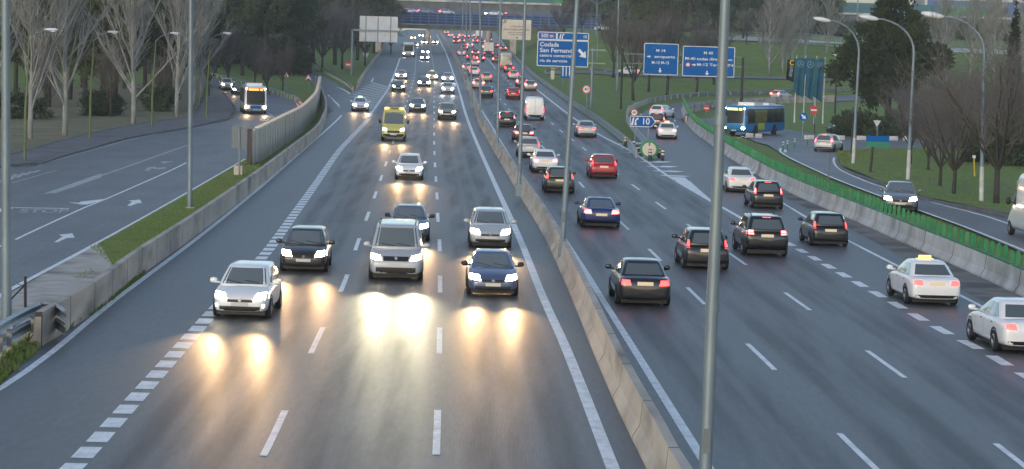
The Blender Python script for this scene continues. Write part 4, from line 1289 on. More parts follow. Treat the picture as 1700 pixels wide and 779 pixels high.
def bus(label, loc, yaw, body, L=12.0, Wd=2.5, Hh=3.05, kind='city', lit=True, cat='bus', disp='orange', beam=0, name='city_bus', sc=1.0, rear=False):
    t = thing(name, label, cat, loc, yaw); t.scale = (sc, sc, sc)
    me = rbox(L, Wd, .32, Hh, nose=.12)
    b = put('body', me, t); setmat(b, PAINT[body])
    sk = Skin(me)
    hw = Wd / 2
    put('windscreen', sk.patch([(-hw * .93, 1.25), (hw * .93, 1.25), (hw * .9, Hh - .55), (-hw * .9, Hh - .55)], 'f', .012, 10, 6).mesh('windscreen', M['bus_glass'], True), t)
    if disp:
        m = M['orange_led'] if disp == 'orange' else M['yellow_led']
        put('display_panel', sk.patch([(-hw * .9, Hh - .54), (hw * .9, Hh - .54), (hw * .88, Hh - .2), (-hw * .88, Hh - .2)], 'f', .013, 10, 3).mesh('display_panel', M['trim'], True), t)
        mb = MB()
        for a, b2 in ((-.62, -.36), (-.26, .62)):
            pm = sk.patch([(a * hw, Hh - .48), (b2 * hw, Hh - .48), (b2 * hw, Hh - .26), (a * hw, Hh - .26)], 'f', .028, 4, 2); mb.add(pm.v, pm.f)
        put('destination_display', mb.mesh('destination_display', m, True), t)
        for sx in (-1, 1):
            put('marker_lamp', lens((sx * hw * .8, L / 2 - .2, Hh - .3), (.16, .14, .1), M['head_cool']), t)
    for sx, ax in ((-1, 'l'), (1, 'r')):
        n = 6
        put('window_band', sk.patch([(-L / 2 + .35, 1.22), (L / 2 - .55, 1.22), (L / 2 - .62, Hh - .34), (-L / 2 + .35, Hh - .34)], ax, .004, 24, 3).mesh('window_band', M['trim'], True), t)
        for i in range(n):
            y0 = -L / 2 + .5 + i * (L - 1.4) / n; y1 = y0 + (L - 1.4) / n - .07
            q = sk.patch([(y0, 1.3), (y1, 1.3), (y1, Hh - .42), (y0, Hh - .42)], ax, .008, 3, 3)
            put('side_window', q.mesh('side_window', M['lit_interior'] if (lit and i in (3, 4)) else M['bus_glass'], True), t)
    for sx in (-1, 1):
        h = put('headlight', lens((sx * hw * .78, L / 2 - .03, .78), (.34, .2, .26), M['head_on'] if not rear else M['head_off']), t)
        put('tail_light', lens((sx * hw * .86, -L / 2 + .02, .95), (.16, .1, .36), M['tail_on'] if rear else M['tail_off']), t)
        put('mirror', MB().tube([(sx * (hw - .1), L / 2 - .1, Hh - .35), (sx * (hw + .2), L / 2 + .12, Hh - .4)], .025, 6).box((sx * (hw + .2), L / 2 + .12, Hh - .72), (.2, .12, .45)).mesh('mirror', M['trim']), t)
        if beam: spot(t, sx * hw * .78, L / 2 + .12, .78, beam, WARM)
    put('bumper', sk.patch([(-hw * .96, .36), (hw * .96, .36), (hw * .96, .58), (-hw * .96, .58)], 'f', .012, 8, 2).mesh('bumper', M['trim'] if body != 'busblue' else M['back_grey'], True), t)
    put('rear_window', sk.patch([(-hw * .8, 1.7), (hw * .8, 1.7), (hw * .78, Hh - .5), (-hw * .78, Hh - .5)], 'b', .012, 8, 4).mesh('rear_window', M['glass'], True), t)
    put('number_plate', MB().box((0, (L / 2 + .04), .55), (.52, .03, .11)).mesh('number_plate', M['plate']), t)
    if kind == 'city':
        put('roof_pod', MB().box((0, 1.2, Hh + .12), (1.7, 2.4, .3)).mesh('roof_pod', PAINT['white']), t); put('roof_pod', MB().box((0, -2.6, Hh + .08), (1.6, 1.8, .22)).mesh('roof_pod', PAINT['white']), t)
    for ya in (L / 2 - 2.7, -L / 2 + 3.1):
        for sx in (-1, 1):
            put('wheel_arch', MB().tube([(sx * (hw - .1), ya, .5), (sx * (hw + .006), ya, .5)], .6, 18).mesh('wheel_arch', M['trim']), t)
    add_wheels(t, (L / 2 - 2.7, -L / 2 + 3.1), Wd + .03, .48)
    return t, sk

def van(label, loc, yaw, colour, L=5.4, Wd=1.95, Hh=2.45, lights='out', name='panel_van', cat='van', sc=1.0):
    """high-roofed panel van with a sloping bonnet"""
    t = thing(name, label, cat, loc, yaw); t.scale = (sc, sc, sc)
    hw = Wd / 2
    mb = MB(); rings = []
    for (y, zb, zt, wf, wt) in ((-L / 2, .5, Hh - .35, .9, .80), (-L / 2 + .06, .34, Hh - .1, .97, .84), (-L / 2 + .3, .28, Hh, 1, .86), (0, .26, Hh, 1, .86), (L / 2 - 2.1, .26, Hh - .02, 1, .86), (L / 2 - 1.75, .26, Hh - .2, 1, .84), (L / 2 - .98, .26, 1.36, .99, .90), (L / 2 - .45, .28, 1.16, .97, .88), (L / 2 - .1, .3, .98, .92, .84), (L / 2, .38, .72, .84, .8)):
        w = hw * wf; h = zt - zb
        half = [(0, zb), (.8 * w, zb), (.96 * w, zb + .06 * h), (w, zb + .25 * h), (w, zb + .5 * h), (w * (.5 + .5 * wt), zb + .82 * h), (w * wt, zt - .06), (w * wt * .8, zt), (0, zt + .02)]
        rings.append([(x, y, z) for x, z in half] + [(-x, y, z) for x, z in half[-2:0:-1]])
    me = subdiv_mesh(mb.loft(rings).mesh('body', PAINT['white']), 1)
    sk = Skin(me)
    setmat(put('body', me, t), PAINT[colour])
    wz0, wz1 = 1.38, Hh - .28
    put('windscreen', sk.patch([(-hw * .82, wz0), (hw * .82, wz0), (hw * .74, wz1), (-hw * .74, wz1)], 'f', .01, 8, 6).mesh('windscreen', M['windscreen_glass'], True), t)
    for ax in ('l', 'r'):
        put('side_window', sk.patch([(L / 2 - 2.2, 1.4), (L / 2 - 1.35, 1.4), (L / 2 - 1.85, Hh - .45), (L / 2 - 2.2, Hh - .45)], ax, .008, 4, 4).mesh('side_window', M['glass'], True), t)
    for sx in (-1, 1):
        q = [(sx * .56, .86), (sx * .86, .88), (sx * .84, 1.06), (sx * .6, 1.02)]
        if sx < 0: q = [q[1], q[0], q[3], q[2]]
        put('headlight', sk.patch(q, 'f', .014, 4, 4).mesh('headlight', M['head_on'] if lights == 'in' else M['head_off'], True), t)
        q = [(sx * .80, .85), (sx * .93, .85), (sx * .90, 1.35), (sx * .80, 1.35)]
        if sx < 0: q = [q[1], q[0], q[3], q[2]]
        put('tail_light', sk.patch(q, 'b', .014, 3, 4).mesh('tail_light', M['tail_on'] if lights == 'out' else M['tail_off'], True), t)
        put('mirror', MB().blob((sx * (hw + .15), L / 2 - 1.3, 1.55), (.22, .14, .34), 8, 6, 0, .7).box((sx * (hw + .03), L / 2 - 1.3, 1.5), (.14, .05, .05)).mesh('mirror', M['trim'], True), t)
    put('grille', sk.patch([(-.5, .66), (.5, .66), (.5, .86), (-.5, .86)], 'f', .01, 6, 3).mesh('grille', M['trim'], True), t)
    put('bumper', sk.patch([(-.84, .36), (.84, .36), (.84, .6), (-.84, .6)], 'f', .01, 8, 3).mesh('bumper', M['trim'], True), t)
    put('rear_bumper', sk.patch([(-.9, .36), (.9, .36), (.9, .58), (-.9, .58)], 'b', .01, 8, 3).mesh('rear_bumper', M['trim'], True), t)
    mb = MB(); pm = sk.patch([(-.01, .62), (.01, .62), (.01, Hh - .25), (-.01, Hh - .25)], 'b', .008, 1, 8); mb.add(pm.v, pm.f)
    put('door_seam', mb.mesh('door_seam', M['trim']), t)
    y = sk.hit((0, -9, .8), (0, 1, 0))[0].y
    put('number_plate', MB().box((-.35, y - .012, .78), (.5, .03, .11)).mesh('number_plate', M['plate_tail']), t)
    if lights == 'in':
        y = sk.hit((0, 9, .55), (0, -1, 0))[0].y
        put('front_plate', MB().box((0, y + .02, .55), (.52, .03, .11)).mesh('number_plate', M['plate']), t)
    add_wheels(t, (L / 2 - .95, -L / 2 + 1.05), Wd - .02, .34, .22)
    return t, sk

def truck(label, loc, yaw, colour='cream', L=7.5, Hh=3.3, lights='out', name='box_truck', cat='truck', lamps='tail_on'):
    t = thing(name, label, cat, loc, yaw)
    MB().box((0, -1.1, .95), (2.2, L - 2.4, .25)).build('chassis', M['trim'], t)
    b = MB().box((0, -1.1, (Hh + 1.1) / 2), (2.4, L - 2.5, Hh - 1.1)).build('cargo_box', PAINT[colour], t)
    md = b.modifiers.new('b', 'BEVEL'); md.width = .06; md.segments = 2
    MB().box((0, -L / 2 + .12, (Hh + 1.1) / 2), (.03, .03, Hh - 1.3)).box((0, -L / 2 + .12, 1.2), (2.3, .06, .1)).build('door_seam', M['trim'], t)
    put('cab', rbox(1.9, 2.2, .55, 2.5, nose=.3), t, (0, L / 2 - 1.05, 0))
    for sx in (-1, 1):
        put('tail_light', lens((sx * .98, -L / 2 + .1, .85), (.36, .1, .2), M[lamps]), t)
    MB().box((0, -L / 2 + .2, .55), (2.2, .08, .16)).build('rear_bumper', M['trim'], t)
    add_wheels(t, (L / 2 - 1.1, -L / 2 + 1.6), 2.3, .45, .26, False)
    return t

# ---- where they drive
def tangent_at(line_px):
    q = smooth_path(sorted([W(*p) for p in line_px], key=lambda v: v.y), 3.0)
    ys = [p.y for p in q]; xs = [p.x for p in q]
    def f(Y):
        a, b = np.interp(Y - 6, ys, xs), np.interp(Y + 6, ys, xs)
        return math.atan2(-(b - a), 12.0)        # yaw so that +Y local runs along the road
    return f
TMED = tangent_at([(1098, 779), (1046, 679), (1002, 584), (961, 490), (912, 390), (863, 312), (829, 256), (797, 200), (783, 157), (755, 95), (740, 68), (731, 56)])
TL = tangent_at([(1018, 779), (942, 584), (900, 490), (860, 390), (817, 295), (775, 195), (759, 141), (742, 92), (735, 77), (725, 57)])
TR = tangent_at([(1760, 825), (1660, 742), (1460, 597), (1323, 500), (1230, 434), (1106, 348), (1032, 294), (981, 256), (914, 203), (849, 141), (834, 123), (808, 97)])
def slope_at(Y): return math.atan2(prof(Y + 3) - prof(Y - 3), 6)

def place_in(px, py, half, dyaw=0.0, tan=None):
    """nearest axle stands at the photo point; the front faces the camera"""
    g = W(px, py); a = (tan or TL)(g.y) + dyaw
    dirn = Vector((-math.sin(a), math.cos(a), 0))
    c = drape(g + dirn * half)
    return c, a + math.pi
def place_out(px, py, half, dyaw=0.0, tan=None):
    g = W(px, py); a = (tan or TR)(g.y) + dyaw
    dirn = Vector((-math.sin(a), math.cos(a), 0))
    return drape(g + dirn * half), a

ONC = 'oncoming traffic with headlights lit'
OUT = 'traffic driving away with red tail lights'
def cin(style, colour, px, py, label, beam=0, dyaw=0.0, **kw):
    c, a = place_in(px, py, STY[style]['ax'][0] * kw.get('sc', 1.0), dyaw)
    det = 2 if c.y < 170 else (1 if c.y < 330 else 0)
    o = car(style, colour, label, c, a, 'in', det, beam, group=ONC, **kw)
    return o
def cout(style, colour, px, py, label, dyaw=0.0, tan=None, **kw):
    c, a = place_out(px, py, -STY[style]['ax'][1] * kw.get('sc', 1.0), dyaw, tan)
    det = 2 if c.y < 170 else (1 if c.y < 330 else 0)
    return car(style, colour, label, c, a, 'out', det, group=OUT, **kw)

# oncoming
cin('hatch', 'white', 403, 526, 'white hatchback with two bright pairs of front lamps straddling the block markings', 1500, dyaw=R(-3), fog=True, onelamp=0)
cin('hatch', 'brown', 505, 450, 'dark brown hatchback with a pale plate beside the block markings', 800)
cin('mpv', 'silver', 657, 464, 'silver minivan with the brightest beam on the road, nearest in the middle lane', 2100, beamcol=(1, .86, .55))
cin('sedan', 'steel', 679, 399, 'dark blue car half hidden behind the silver minivan', 700, sc=.97)
cin('hatch', 'silver', 813, 411, 'silver hatchback just behind the grey blue saloon beside the median', 800, sc=1.02)
cin('sedan', 'greyblue', 817, 490, 'grey blue saloon with black mirrors, nearest car beside the median barrier', 1100, sc=.96)
cin('hatch', 'white', 679, 298, 'white hatchback alone in the middle lane ahead of the yellow ambulance', 700)
cin('sedan', 'grey', 693, 186, 'grey saloon following behind and beside the yellow ambulance', 500)
cin('suv', 'beige', 742, 199, 'beige off-roader with dazzling headlights in the lane beside the median', 700, onelamp=-1)
cin('sedan', 'white', 598, 185, 'white taxi with a green roof light leaving the on ramp', 500, taxi='green', dyaw=R(3), cat='taxi', name='taxi')
cin('sedan', 'darkgrey', 661, 152, 'dark estate car with a black grille passing the hatched nose', 400)
cin('sedan', 'silver', 666, 132, 'silver car tight behind the dark estate at the hatched nose', 300)
cin('hatch', 'darkgrey', 704, 145, 'small dark car in the middle lane ahead of the amber-lamped taxi', 400)
cin('sedan', 'cream', 717, 134, 'cream car with an amber roof lamp in the middle lane', 300, taxi='amber', cat='taxi', name='taxi')
cin('hatch', 'white', 743, 156, 'white car in front of its twin, nearer the beige off-roader', 300, beamcol=COOL)
cin('hatch', 'silver', 743, 137, 'pale car with cool white headlights behind the white one beside the median', 300, beamcol=COOL)
cin('sedan', 'darkgrey', 705, 101, 'dark car with cool headlights beside the front of the white coach', 0, beamcol=COOL)
cin('hatch', 'grey', 706, 91, 'grey car second in line beside the white coach', 0, beamcol=COOL)
cin('hatch', 'darkgrey', 704, 74, 'dark car with warm headlights just under the blue bridge in the middle lane', 0)
cin('sedan', 'darkgrey', 722.5, 74, 'dark car under the blue bridge beside the median', 0)
cin('mpv', 'darkgrey', 664, 64, 'dark car with lit headlights by the edge of the white sign back', 0)
cin('hatch', 'black', 699, 62, 'farthest oncoming car, black, beyond the blue bridge', 0)
# yellow ambulance
c, a = place_in(653, 234, 1.9)
amb, sk = van('yellow ambulance van with amber roof lamps and black mirrors', c, a, 'yellow', 5.9, 2.0, 2.6, 'in', 'ambulance', 'ambulance')
put('light_bar', MB().box((0, .55, 2.62), (1.5, .34, .16)).mesh('light_bar', M['sign_yellow']), amb)
for sx in (-1, 1): put('amber_beacon', MB().blob((sx * .62, .72, 2.6), (.42, .24, .24), 10, 6, 0, .7).mesh('amber_beacon', M['amber_on'], True), amb)
put('roof_opening', MB().box((0, .74, 2.58), (.6, .06, .12)).mesh('roof_opening', M['trim']), amb)
for sx in (-1, 1): spot(amb, sx * .7, 3.02, .95, 700, WARM)
# white coach far off
c, a = place_in(678, 95, 3.0)
coach, sk = bus('white and green coach with lit headlights in the inner oncoming lane', c, a, 'white', 11.0, 2.5, 3.3, 'coach', False, 'bus', None, 0, 'coach')
hwc = 1.25
put('green_band', sk.patch([(-hwc * .9, 2.45), (hwc * .9, 2.45), (hwc * .88, 2.75), (-hwc * .88, 2.75)], 'f', .03, 8, 2).mesh('green_band', M['sign_green'], True), coach)

# driving away
cout('sedan', 'black', 1066, 506, 'black saloon with segmented tail lights, nearest beside the median barrier', brake=False)
cout('hatch', 'black', 1170, 446, 'black hatchback partly hidden by the nearest lamp post', sc=1.03)
cout('suv', 'black', 1268, 424, 'big black off-roader with wide tail lights and a pale plate', brake=True)
cout('hatch', 'black', 1374, 408, 'small black hatchback with a rear wiper between the off-roader and the pale barrier', sc=.98)
cout('sedan', 'white', 1544, 505, 'white taxi with a yellow roof lamp passing the patched barrier foot', taxi='amber', cat='taxi', name='taxi', brake=False, dyaw=R(1))
cout('sedan', 'white', 1698, 584, 'white taxi cut by the frame edge, ahead of the block markings', cat='taxi', name='taxi', dyaw=R(2))
cout('sedan', 'white', 1229, 319, 'white saloon right behind the solid white gore tip', brake=False)
cout('hatch', 'black', 1272, 346, 'black hatchback just in front of the white saloon at the gore tip', brake=True)
cout('coupe', 'blue', 996, 378, 'dark blue coupe with a rounded boot in the lane beside the red hatchback', brake=True)
cout('hatch', 'red', 1001, 296, 'bright red hatchback in the middle of the outbound lanes', sc=1.03)
cout('hatch', 'olive', 928, 320, 'olive green hatchback close to the median, partly behind a lamp post')
cout('sedan', 'white', 904, 286, 'white saloon with wide lit tail lights behind the olive hatchback', brake=True)
cout('hatch', 'silver', 878, 261, 'silver hatchback hugging the median ahead of the white saloon')
cout('sedan', 'darkred', 869, 236, 'dark red saloon braking beside a median lamp post', brake=True)
cout('sedan', 'silver', 973, 228, 'silver saloon alone in the lane beside the dark guardrail')
cout('hatch', 'black', 841, 211, 'black hatchback beside the white panel van', brake=True)
cout('hatch', 'red', 852, 165, 'dark red hatchback behind a lamp post, ahead of the white panel van', sc=1.02)
cout('sedan', 'beige', 880, 151, 'beige saloon braking under the blue exit sign', brake=True)
cout('hatch', 'steel', 866, 145, 'steel blue car half covered by the beige saloon', brake=True)
cout('hatch', 'silver', 852, 132, 'silver hatchback ahead of the beige saloon')
cout('sedan', 'green', 807, 162, 'dark green saloon in the lane beside the median')
cout('hatch', 'cream', 794, 148, 'cream hatchback ahead of the dark green saloon', brake=True)
cout('sedan', 'beige', 807, 136, 'beige saloon with one amber lamp ahead of the green one')
cout('hatch', 'white', 787, 126, 'white hatchback close to the median poles')
cout('hatch', 'green', 845, 121, 'dark green car behind the cream bus')
cout('hatch', 'darkred', 824, 105, 'dark red car to the side of the cream bus', brake=True)
cout('hatch', 'silver', 788, 110, 'silver car in the queue beside the median poles', brake=True)
cout('hatch', 'darkgrey', 781, 101, 'dark car between the median poles and the queue')
cout('sedan', 'white', 766, 93, 'white saloon with a ring of red light near the bridge')
cout('hatch', 'darkred', 789, 93, 'dark red car in front of the grey box truck', brake=True)
cout('hatch', 'grey', 835, 85, 'grey car with amber tail lamps above the cream bus', brake=True)
cout('hatch', 'darkred', 757, 73, 'dark red car braking just before the bridge', brake=True)
cout('hatch', 'black', 767, 72, 'black car braking beside another just before the bridge', brake=True)
cout('hatch', 'grey', 789, 72, 'grey car under the bridge beside the pale lorry', brake=True)
cout('sedan', 'darkgrey', 801, 73, 'dark grey saloon under the bridge ahead of the box truck', brake=True)
cout('hatch', 'silver', 748, 62, 'silver car beyond the bridge close to the median', brake=True)
cout('hatch', 'white', 765, 62, 'white car beyond the bridge in the middle lane', brake=True)
c, a = place_out(887, 200, 1.65); van('white high-roofed panel van seen from behind with rusty sill', c, a, 'white', 5.3, 1.95, 2.4, 'out')
c, a = place_out(811, 94, 2.2); truck('grey box truck in the outbound queue before the bridge', c, a, 'silver', 7.5, 3.3)
c, a = place_out(811, 70, 2.2); truck('lorry with a cluster of bright red lamps under the bridge', c, a, 'darkred', 7.0, 3.2, lamps='tail_brake')
c, a = place_out(795, 66, 2.2); truck('pale lorry beside the one with bright red lamps', c, a, 'white', 7.0, 3.2)
c, a = place_out(839, 115, 3.0); bus('cream bus seen from behind with a dark rear window', c, a, 'cream', 9.0, 2.4, 3.1, 'coach', False, 'bus', None, 0, 'coach', rear=True)
for st_, col_, px_, py_, lab_, br_ in (('hatch', 'silver', 775, 119, 'silver car beside the far median poles in the queue', True), ('hatch', 'grey', 771, 84, 'grey car in the queue just before the bridge shade', True), ('sedan', 'white', 780, 79, 'white saloon in the queue just before the bridge shade', True),
        ('hatch', 'black', 757, 66, 'black car at the bridge edge close to the median', True), ('hatch', 'darkred', 775, 64, 'dark red car beyond the bridge in the second lane', True), ('sedan', 'silver', 784, 62, 'silver saloon beyond the bridge in the third lane', True),
        ('hatch', 'black', 822, 80, 'black car beside the lorry with bright red lamps', True), ('hatch', 'white', 806, 83, 'white car between the grey box truck and the bridge', True), ('sedan', 'black', 797, 103, 'black saloon following the grey box truck', True), ('hatch', 'grey', 741, 57, 'grey car farthest along the median beyond the bridge', True)):
    cout(st_, col_, px_, py_, lab_, brake=br_)
for st_, col_, px_, py_, lab_ in (('hatch', 'grey', 686, 66, 'grey car beyond the bridge beside the median lane'), ('sedan', 'darkgrey', 711, 64, 'dark grey saloon beyond the bridge with lit headlights'), ('hatch', 'silver', 689, 79, 'silver car behind the white coach')):
    cin(st_, col_, px_, py_, lab_, 0)
# exit ramp
TRAMP = tangent_at([(1290, 300), (1180, 262), (1137, 225), (1115, 200)])
cout('sedan', 'white', 1107, 231, 'white taxi with a lit lamp in its rear window on the exit ramp', tan=TRAMP, cat='taxi', name='taxi', brake=True, taxi='amber')
cout('hatch', 'darkred', 1090, 213, 'dark red car partly behind the exit arrow sign', tan=lambda Y: R(-4), brake=True)
cout('hatch', 'white', 1092, 197, 'white hatchback with a dark rear window entering the ramp curve', tan=lambda Y: R(-25))
# on the right road and beyond
g = W(1369, 252); car('hatch', 'silver', 'silver car braking at the junction by the green posts', drape(g + Vector((.5, 1.3, 0))), R(-22), 'out', 1, brake=True)
car('sedan', 'grey', 'old grey saloon with lit headlights behind the green blades', drape(Vector((20.0, 124.5, 0))), R(180 - 8), 'in', 2, 0)
g = W(1408, 223); car('sedan', 'black', 'black estate car turning at the junction under the pine', drape(g), R(108), 'out', 1)
g = W(1297, 165); car('hatch', 'silver', 'small silver car on the far ramp beside the flags', drape(g), R(-40), 'out', 0, brake=True)
g = W(1041, 125); car('hatch', 'white', 'white car half hidden by bare trees on the slope road', drape(g), R(95), 'out', 0)
g = P(1003, 46, 560); car('sedan', 'white', 'white car with a lit lamp on the upper road beside the bridge end', (g.x, g.y, H(g.x, g.y)), R(-80), 'in', 0)
wv, sk = van('white van with an orange panel at the frame edge on the right road', drape(Vector((23.55, 107, 0))), R(0), 'white', 5.8, 2.1, 2.95, 'out')
put('orange_panel', sk.patch([(-.72, 1.75), (.3, 1.75), (.3, 2.5), (-.72, 2.5)], 'b', .016, 4, 3).mesh('orange_panel', mat('orange_vinyl', (.62, .3, .06), .5), True), wv)
# left road
g = W(381, 150); car('suv', 'white', 'white car leading round the bend of the service road', drape(g + Vector((-.6, 1.2, 0))), R(180 + 12), 'in', 1, 300, group=ONC)
g = W(399, 157); car('hatch', 'darkgrey', 'dark car between the white car and the city bus', drape(g + Vector((-.5, 1.2, 0))), R(180 + 11), 'in', 1, 300, group=ONC)
g = W(428, 189); busw, sk = bus('white city bus with an orange destination display on the service road', drape(g + Vector((-.9, 3.2, 0))), R(180 + 9), 'white', 12, 2.5, 3.05, 'city', False, 'bus', 'orange', 500)
put('blue_panel', sk.patch([(-.55, .6), (.55, .6), (.6, .98), (-.6, .98)], 'f', .014, 6, 3).mesh('blue_panel', M['sign_blue'], True), busw)
put('dark_front', sk.patch([(-1.22, 1.02), (1.22, 1.02), (1.2, 2.86), (-1.2, 2.86)], 'f', .005, 10, 8).mesh('dark_front', M['trim'], True), busw)
# blue city bus turning on the right
g = W(1228, 225); busb, sk = bus('blue and white city bus with a yellow display turning onto the right road', drape(g + Vector((1.75, 3.5, 0))), R(180 - 27), 'busblue', 11.0, 2.5, 3.0, 'city', True, 'bus', 'yellow', 300)
put('white_roof', sk.patch([(-1.1, -5.4), (1.1, -5.4), (1.1, 4.9), (-1.1, 4.9)], 'u', .015, 8, 12).mesh('white_roof', PAINT['white'], True), busb)
for ax in ('l', 'r'):
    put('advert_panel', sk.patch([(.4, .5), (2.2, .5), (2.2, 1.25), (.4, 1.25)], ax, .012, 4, 3).mesh('advert_panel', nmat('advert', (.35, .42, .03), (.4, .46, .06), 2, .5), True), busb)
# on the blue bridge
for px, col, yaw, lab, lg in ((678, 'white', 90, 'pale car with glaring headlights crossing the blue bridge', 'in'), (707, 'grey', -90, 'grey car with red tail light crossing the blue bridge', 'out'), (742, 'silver', -90, 'silver car crossing the middle of the blue bridge', 'out'), (820, 'white', 90, 'white car crossing the blue bridge behind the lamp posts', 'in'), (852, 'darkred', -90, 'dark red car near the cream sign on the blue bridge', 'out')):
    g = P(px, 20, 614)
    car('hatch' if lg == 'out' else 'sedan', col, lab, (g.x, 614, DECK_Z), R(yaw + (25 if lg == 'in' and px < 700 else 0)), lg, 0, brake=True)
# ================================================================== LAMP POSTS AND SIGNS
def leaning_post(t, base, top_px, Y, r0, r1, m, extra=0.0, name='pole', n=10):
    """pole from the ground point through the point where the photo shows its upper end"""
    tp = P(top_px[0], top_px[1], Y)
    d = (tp - base); d = d + d.normalized() * extra
    MB().tube([Vector((0, 0, -.2)), d], [r0, r1], n).build(name, m, t, smooth='auto')
    return d

def median_lamp(base_px, top_px, label, h=12.6, z0=.86, r=.115, group='tall lamp posts on the median barrier'):
    g = W(*base_px); b = Vector((g.x, g.y, g.z + z0))
    t = thing('street_lamp', label, 'street lamp', b, 0, group)
    tp = P(top_px[0], top_px[1], g.y) - b
    d = tp.normalized() * h
    MB().tube([(0, 0, 0), d * .5, d], [r, r * .8, r * .52], 12).build('pole', M['galv'], t, smooth='auto')
    for q in (.25, .5): MB().tube([d * q, d * (q + .012)], [r * 1.06 - q * r * .1] * 2, 12).build('collar', M['galv'], t, smooth='auto')
    MB().box((0, -r, .95), (.12, .03, .42)).build('access_hatch', M['back_grey'], t)
    MB().box((0, 0, -.30), (.34, .42, .62)).box((0, 0, .03), (.3, .3, .06)).build('base_bracket', M['galv'], t)
    for sx in (-1, 1):
        MB().tube([d, d + Vector((sx * .7, 0, 1.0)), d + Vector((sx * 1.9, 0, 1.6))], [.06, .05, .04], 8).build('arm', M['galv'], t, smooth='auto')
        MB().blob(d + Vector((sx * 2.2, 0, 1.65)), (.95, .32, .2), 10, 6).build('lamp_head', M['lens_white'], t, smooth=True)
    return t
median_lamp((1166, 905), (1204, 0), 'nearest lamp post on the median, thick grey pole crossing the whole view')
median_lamp((933, 437), (958, 0), 'second grey lamp post on the median, rising beside the olive hatchback')
median_lamp((861, 334), (872, 0), 'third lamp post on the median, beside the silver hatchback')
median_lamp((825, 257), (831, 0), 'lamp post on the median beside the braking dark red saloon')
median_lamp((797, 213), (797, -4), 'lamp post on the median beside the dark green saloon')
median_lamp((783, 182), (780, 0), 'lamp post on the median close by the cream hatchback')
median_lamp((773, 152), (774, 6), 'far lamp post on the median whose forked arms show before the bridge')
median_lamp((766, 128), (768, 10), 'farthest lamp post on the median, before the white saloon')

def side_pole(base_px, top_px, label, h=13, r=.13, m='galv', group=None):
    g = W(*base_px)
    t = thing('street_lamp', label, 'street lamp', g, 0, group)
    d = (P(top_px[0], top_px[1], g.y) - g).normalized() * h
    MB().tube([Vector((0, 0, -.1)), d * .5, d], [r, r * .85, r * .6], 12).build('pole', M[m], t, smooth='auto')
    MB().box((0, 0, .02), (.42, .42, .12)).build('base_plate', M['concrete'], t)
    MB().tube([d, d + Vector((.9, 0, 1.0)), d + Vector((2.2, 0, 1.4))], [.06, .05, .04], 8).build('arm', M[m], t, smooth='auto')
    MB().blob(d + Vector((2.5, 0, 1.45)), (.95, .32, .2), 10, 6).build('lamp_head', M['lens_white'], t, smooth=True)
side_pole((11, 545), (9, 0), 'thick grey lamp post on the gravel by the steel guardrail end', r=.15)
side_pole((315, 347), (317, 0), 'slim grey lamp post standing in the grass verge')
def upper_pole(px, y0, y1, Y, label, r=.16):
    a, b = P(px[0], y0, Y), P(px[1], y1, Y)
    t = thing('street_lamp', label, 'street lamp', (a.x, a.y, H(a.x, a.y)))
    base = Vector((a.x, a.y, H(a.x, a.y)))
    d = b - base
    MB().tube([(0, 0, 0), d * 1.15], [r, r * .7], 10).build('pole', M['galv'], t, smooth='auto')
    e = d * 1.15
    for sx in (-1, 1):
        MB().tube([e, e + Vector((sx * 1.6, 0, .9))], [.06, .04], 8).build('arm', M['galv'], t)
        MB().blob(e + Vector((sx * 2, 0, .95)), (.95, .32, .2), 10, 6).build('lamp_head', M['lens_white'], t, smooth=True)
upper_pole((1025, 1027), 130, 0, 400, 'thick grey pole rising among the bare trees beside the overpass end', .2)
upper_pole((1420, 1424), 160, 0, 420, 'grey pole rising behind the pine beside the curved lamp posts', .16)
upper_pole((989, 991), 75, 0, 480, 'thin grey pole rising behind the blue exit sign', .1)
upper_pole((991, 992), 110, 20, 440, 'thin pole on the slope beyond the sign post', .08)

# left service road: green posts with long arms, white heads
for bp, hp, lab in (((41, 269), (82, 49), 'green-posted street lamp on the pavement, nearest of its row'), ((149, 233), (185, 53), 'green-posted street lamp by the second pale poplar'), ((252, 212), (288, 55), 'green-posted street lamp beside the third pale poplar'), ((343, 198), (375, 55), 'green-posted street lamp at the bend of the pavement')):
    g = W(*bp); hd = P(hp[0], hp[1], g.y) - g
    t = thing('street_lamp', lab, 'street lamp', g, 0, 'street lamps along the service road pavement')
    k = Vector((hd.x * .12, 0, hd.z - .75))
    MB().tube([(0, 0, 0), (0, 0, .5), (0, 0, 3.2), k], [.1, .1, .085, .055], 10).build('pole', M['post_green'], t, smooth='auto')
    MB().tube([k, k + Vector((hd.x * .3, 0, .5)), hd], [.05, .04, .035], 8).build('arm', M['galv'], t, smooth='auto')
    MB().blob((hd.x + .12, 0, hd.z), (.95, .36, .2), 12, 6).build('lamp_head', M['lens_white'], t, smooth=True)
    MB().blob((hd.x + .24, 0, hd.z - .1), (.42, .3, .14), 10, 6).build('lamp_bowl', M['lens_white'], t, smooth=True)
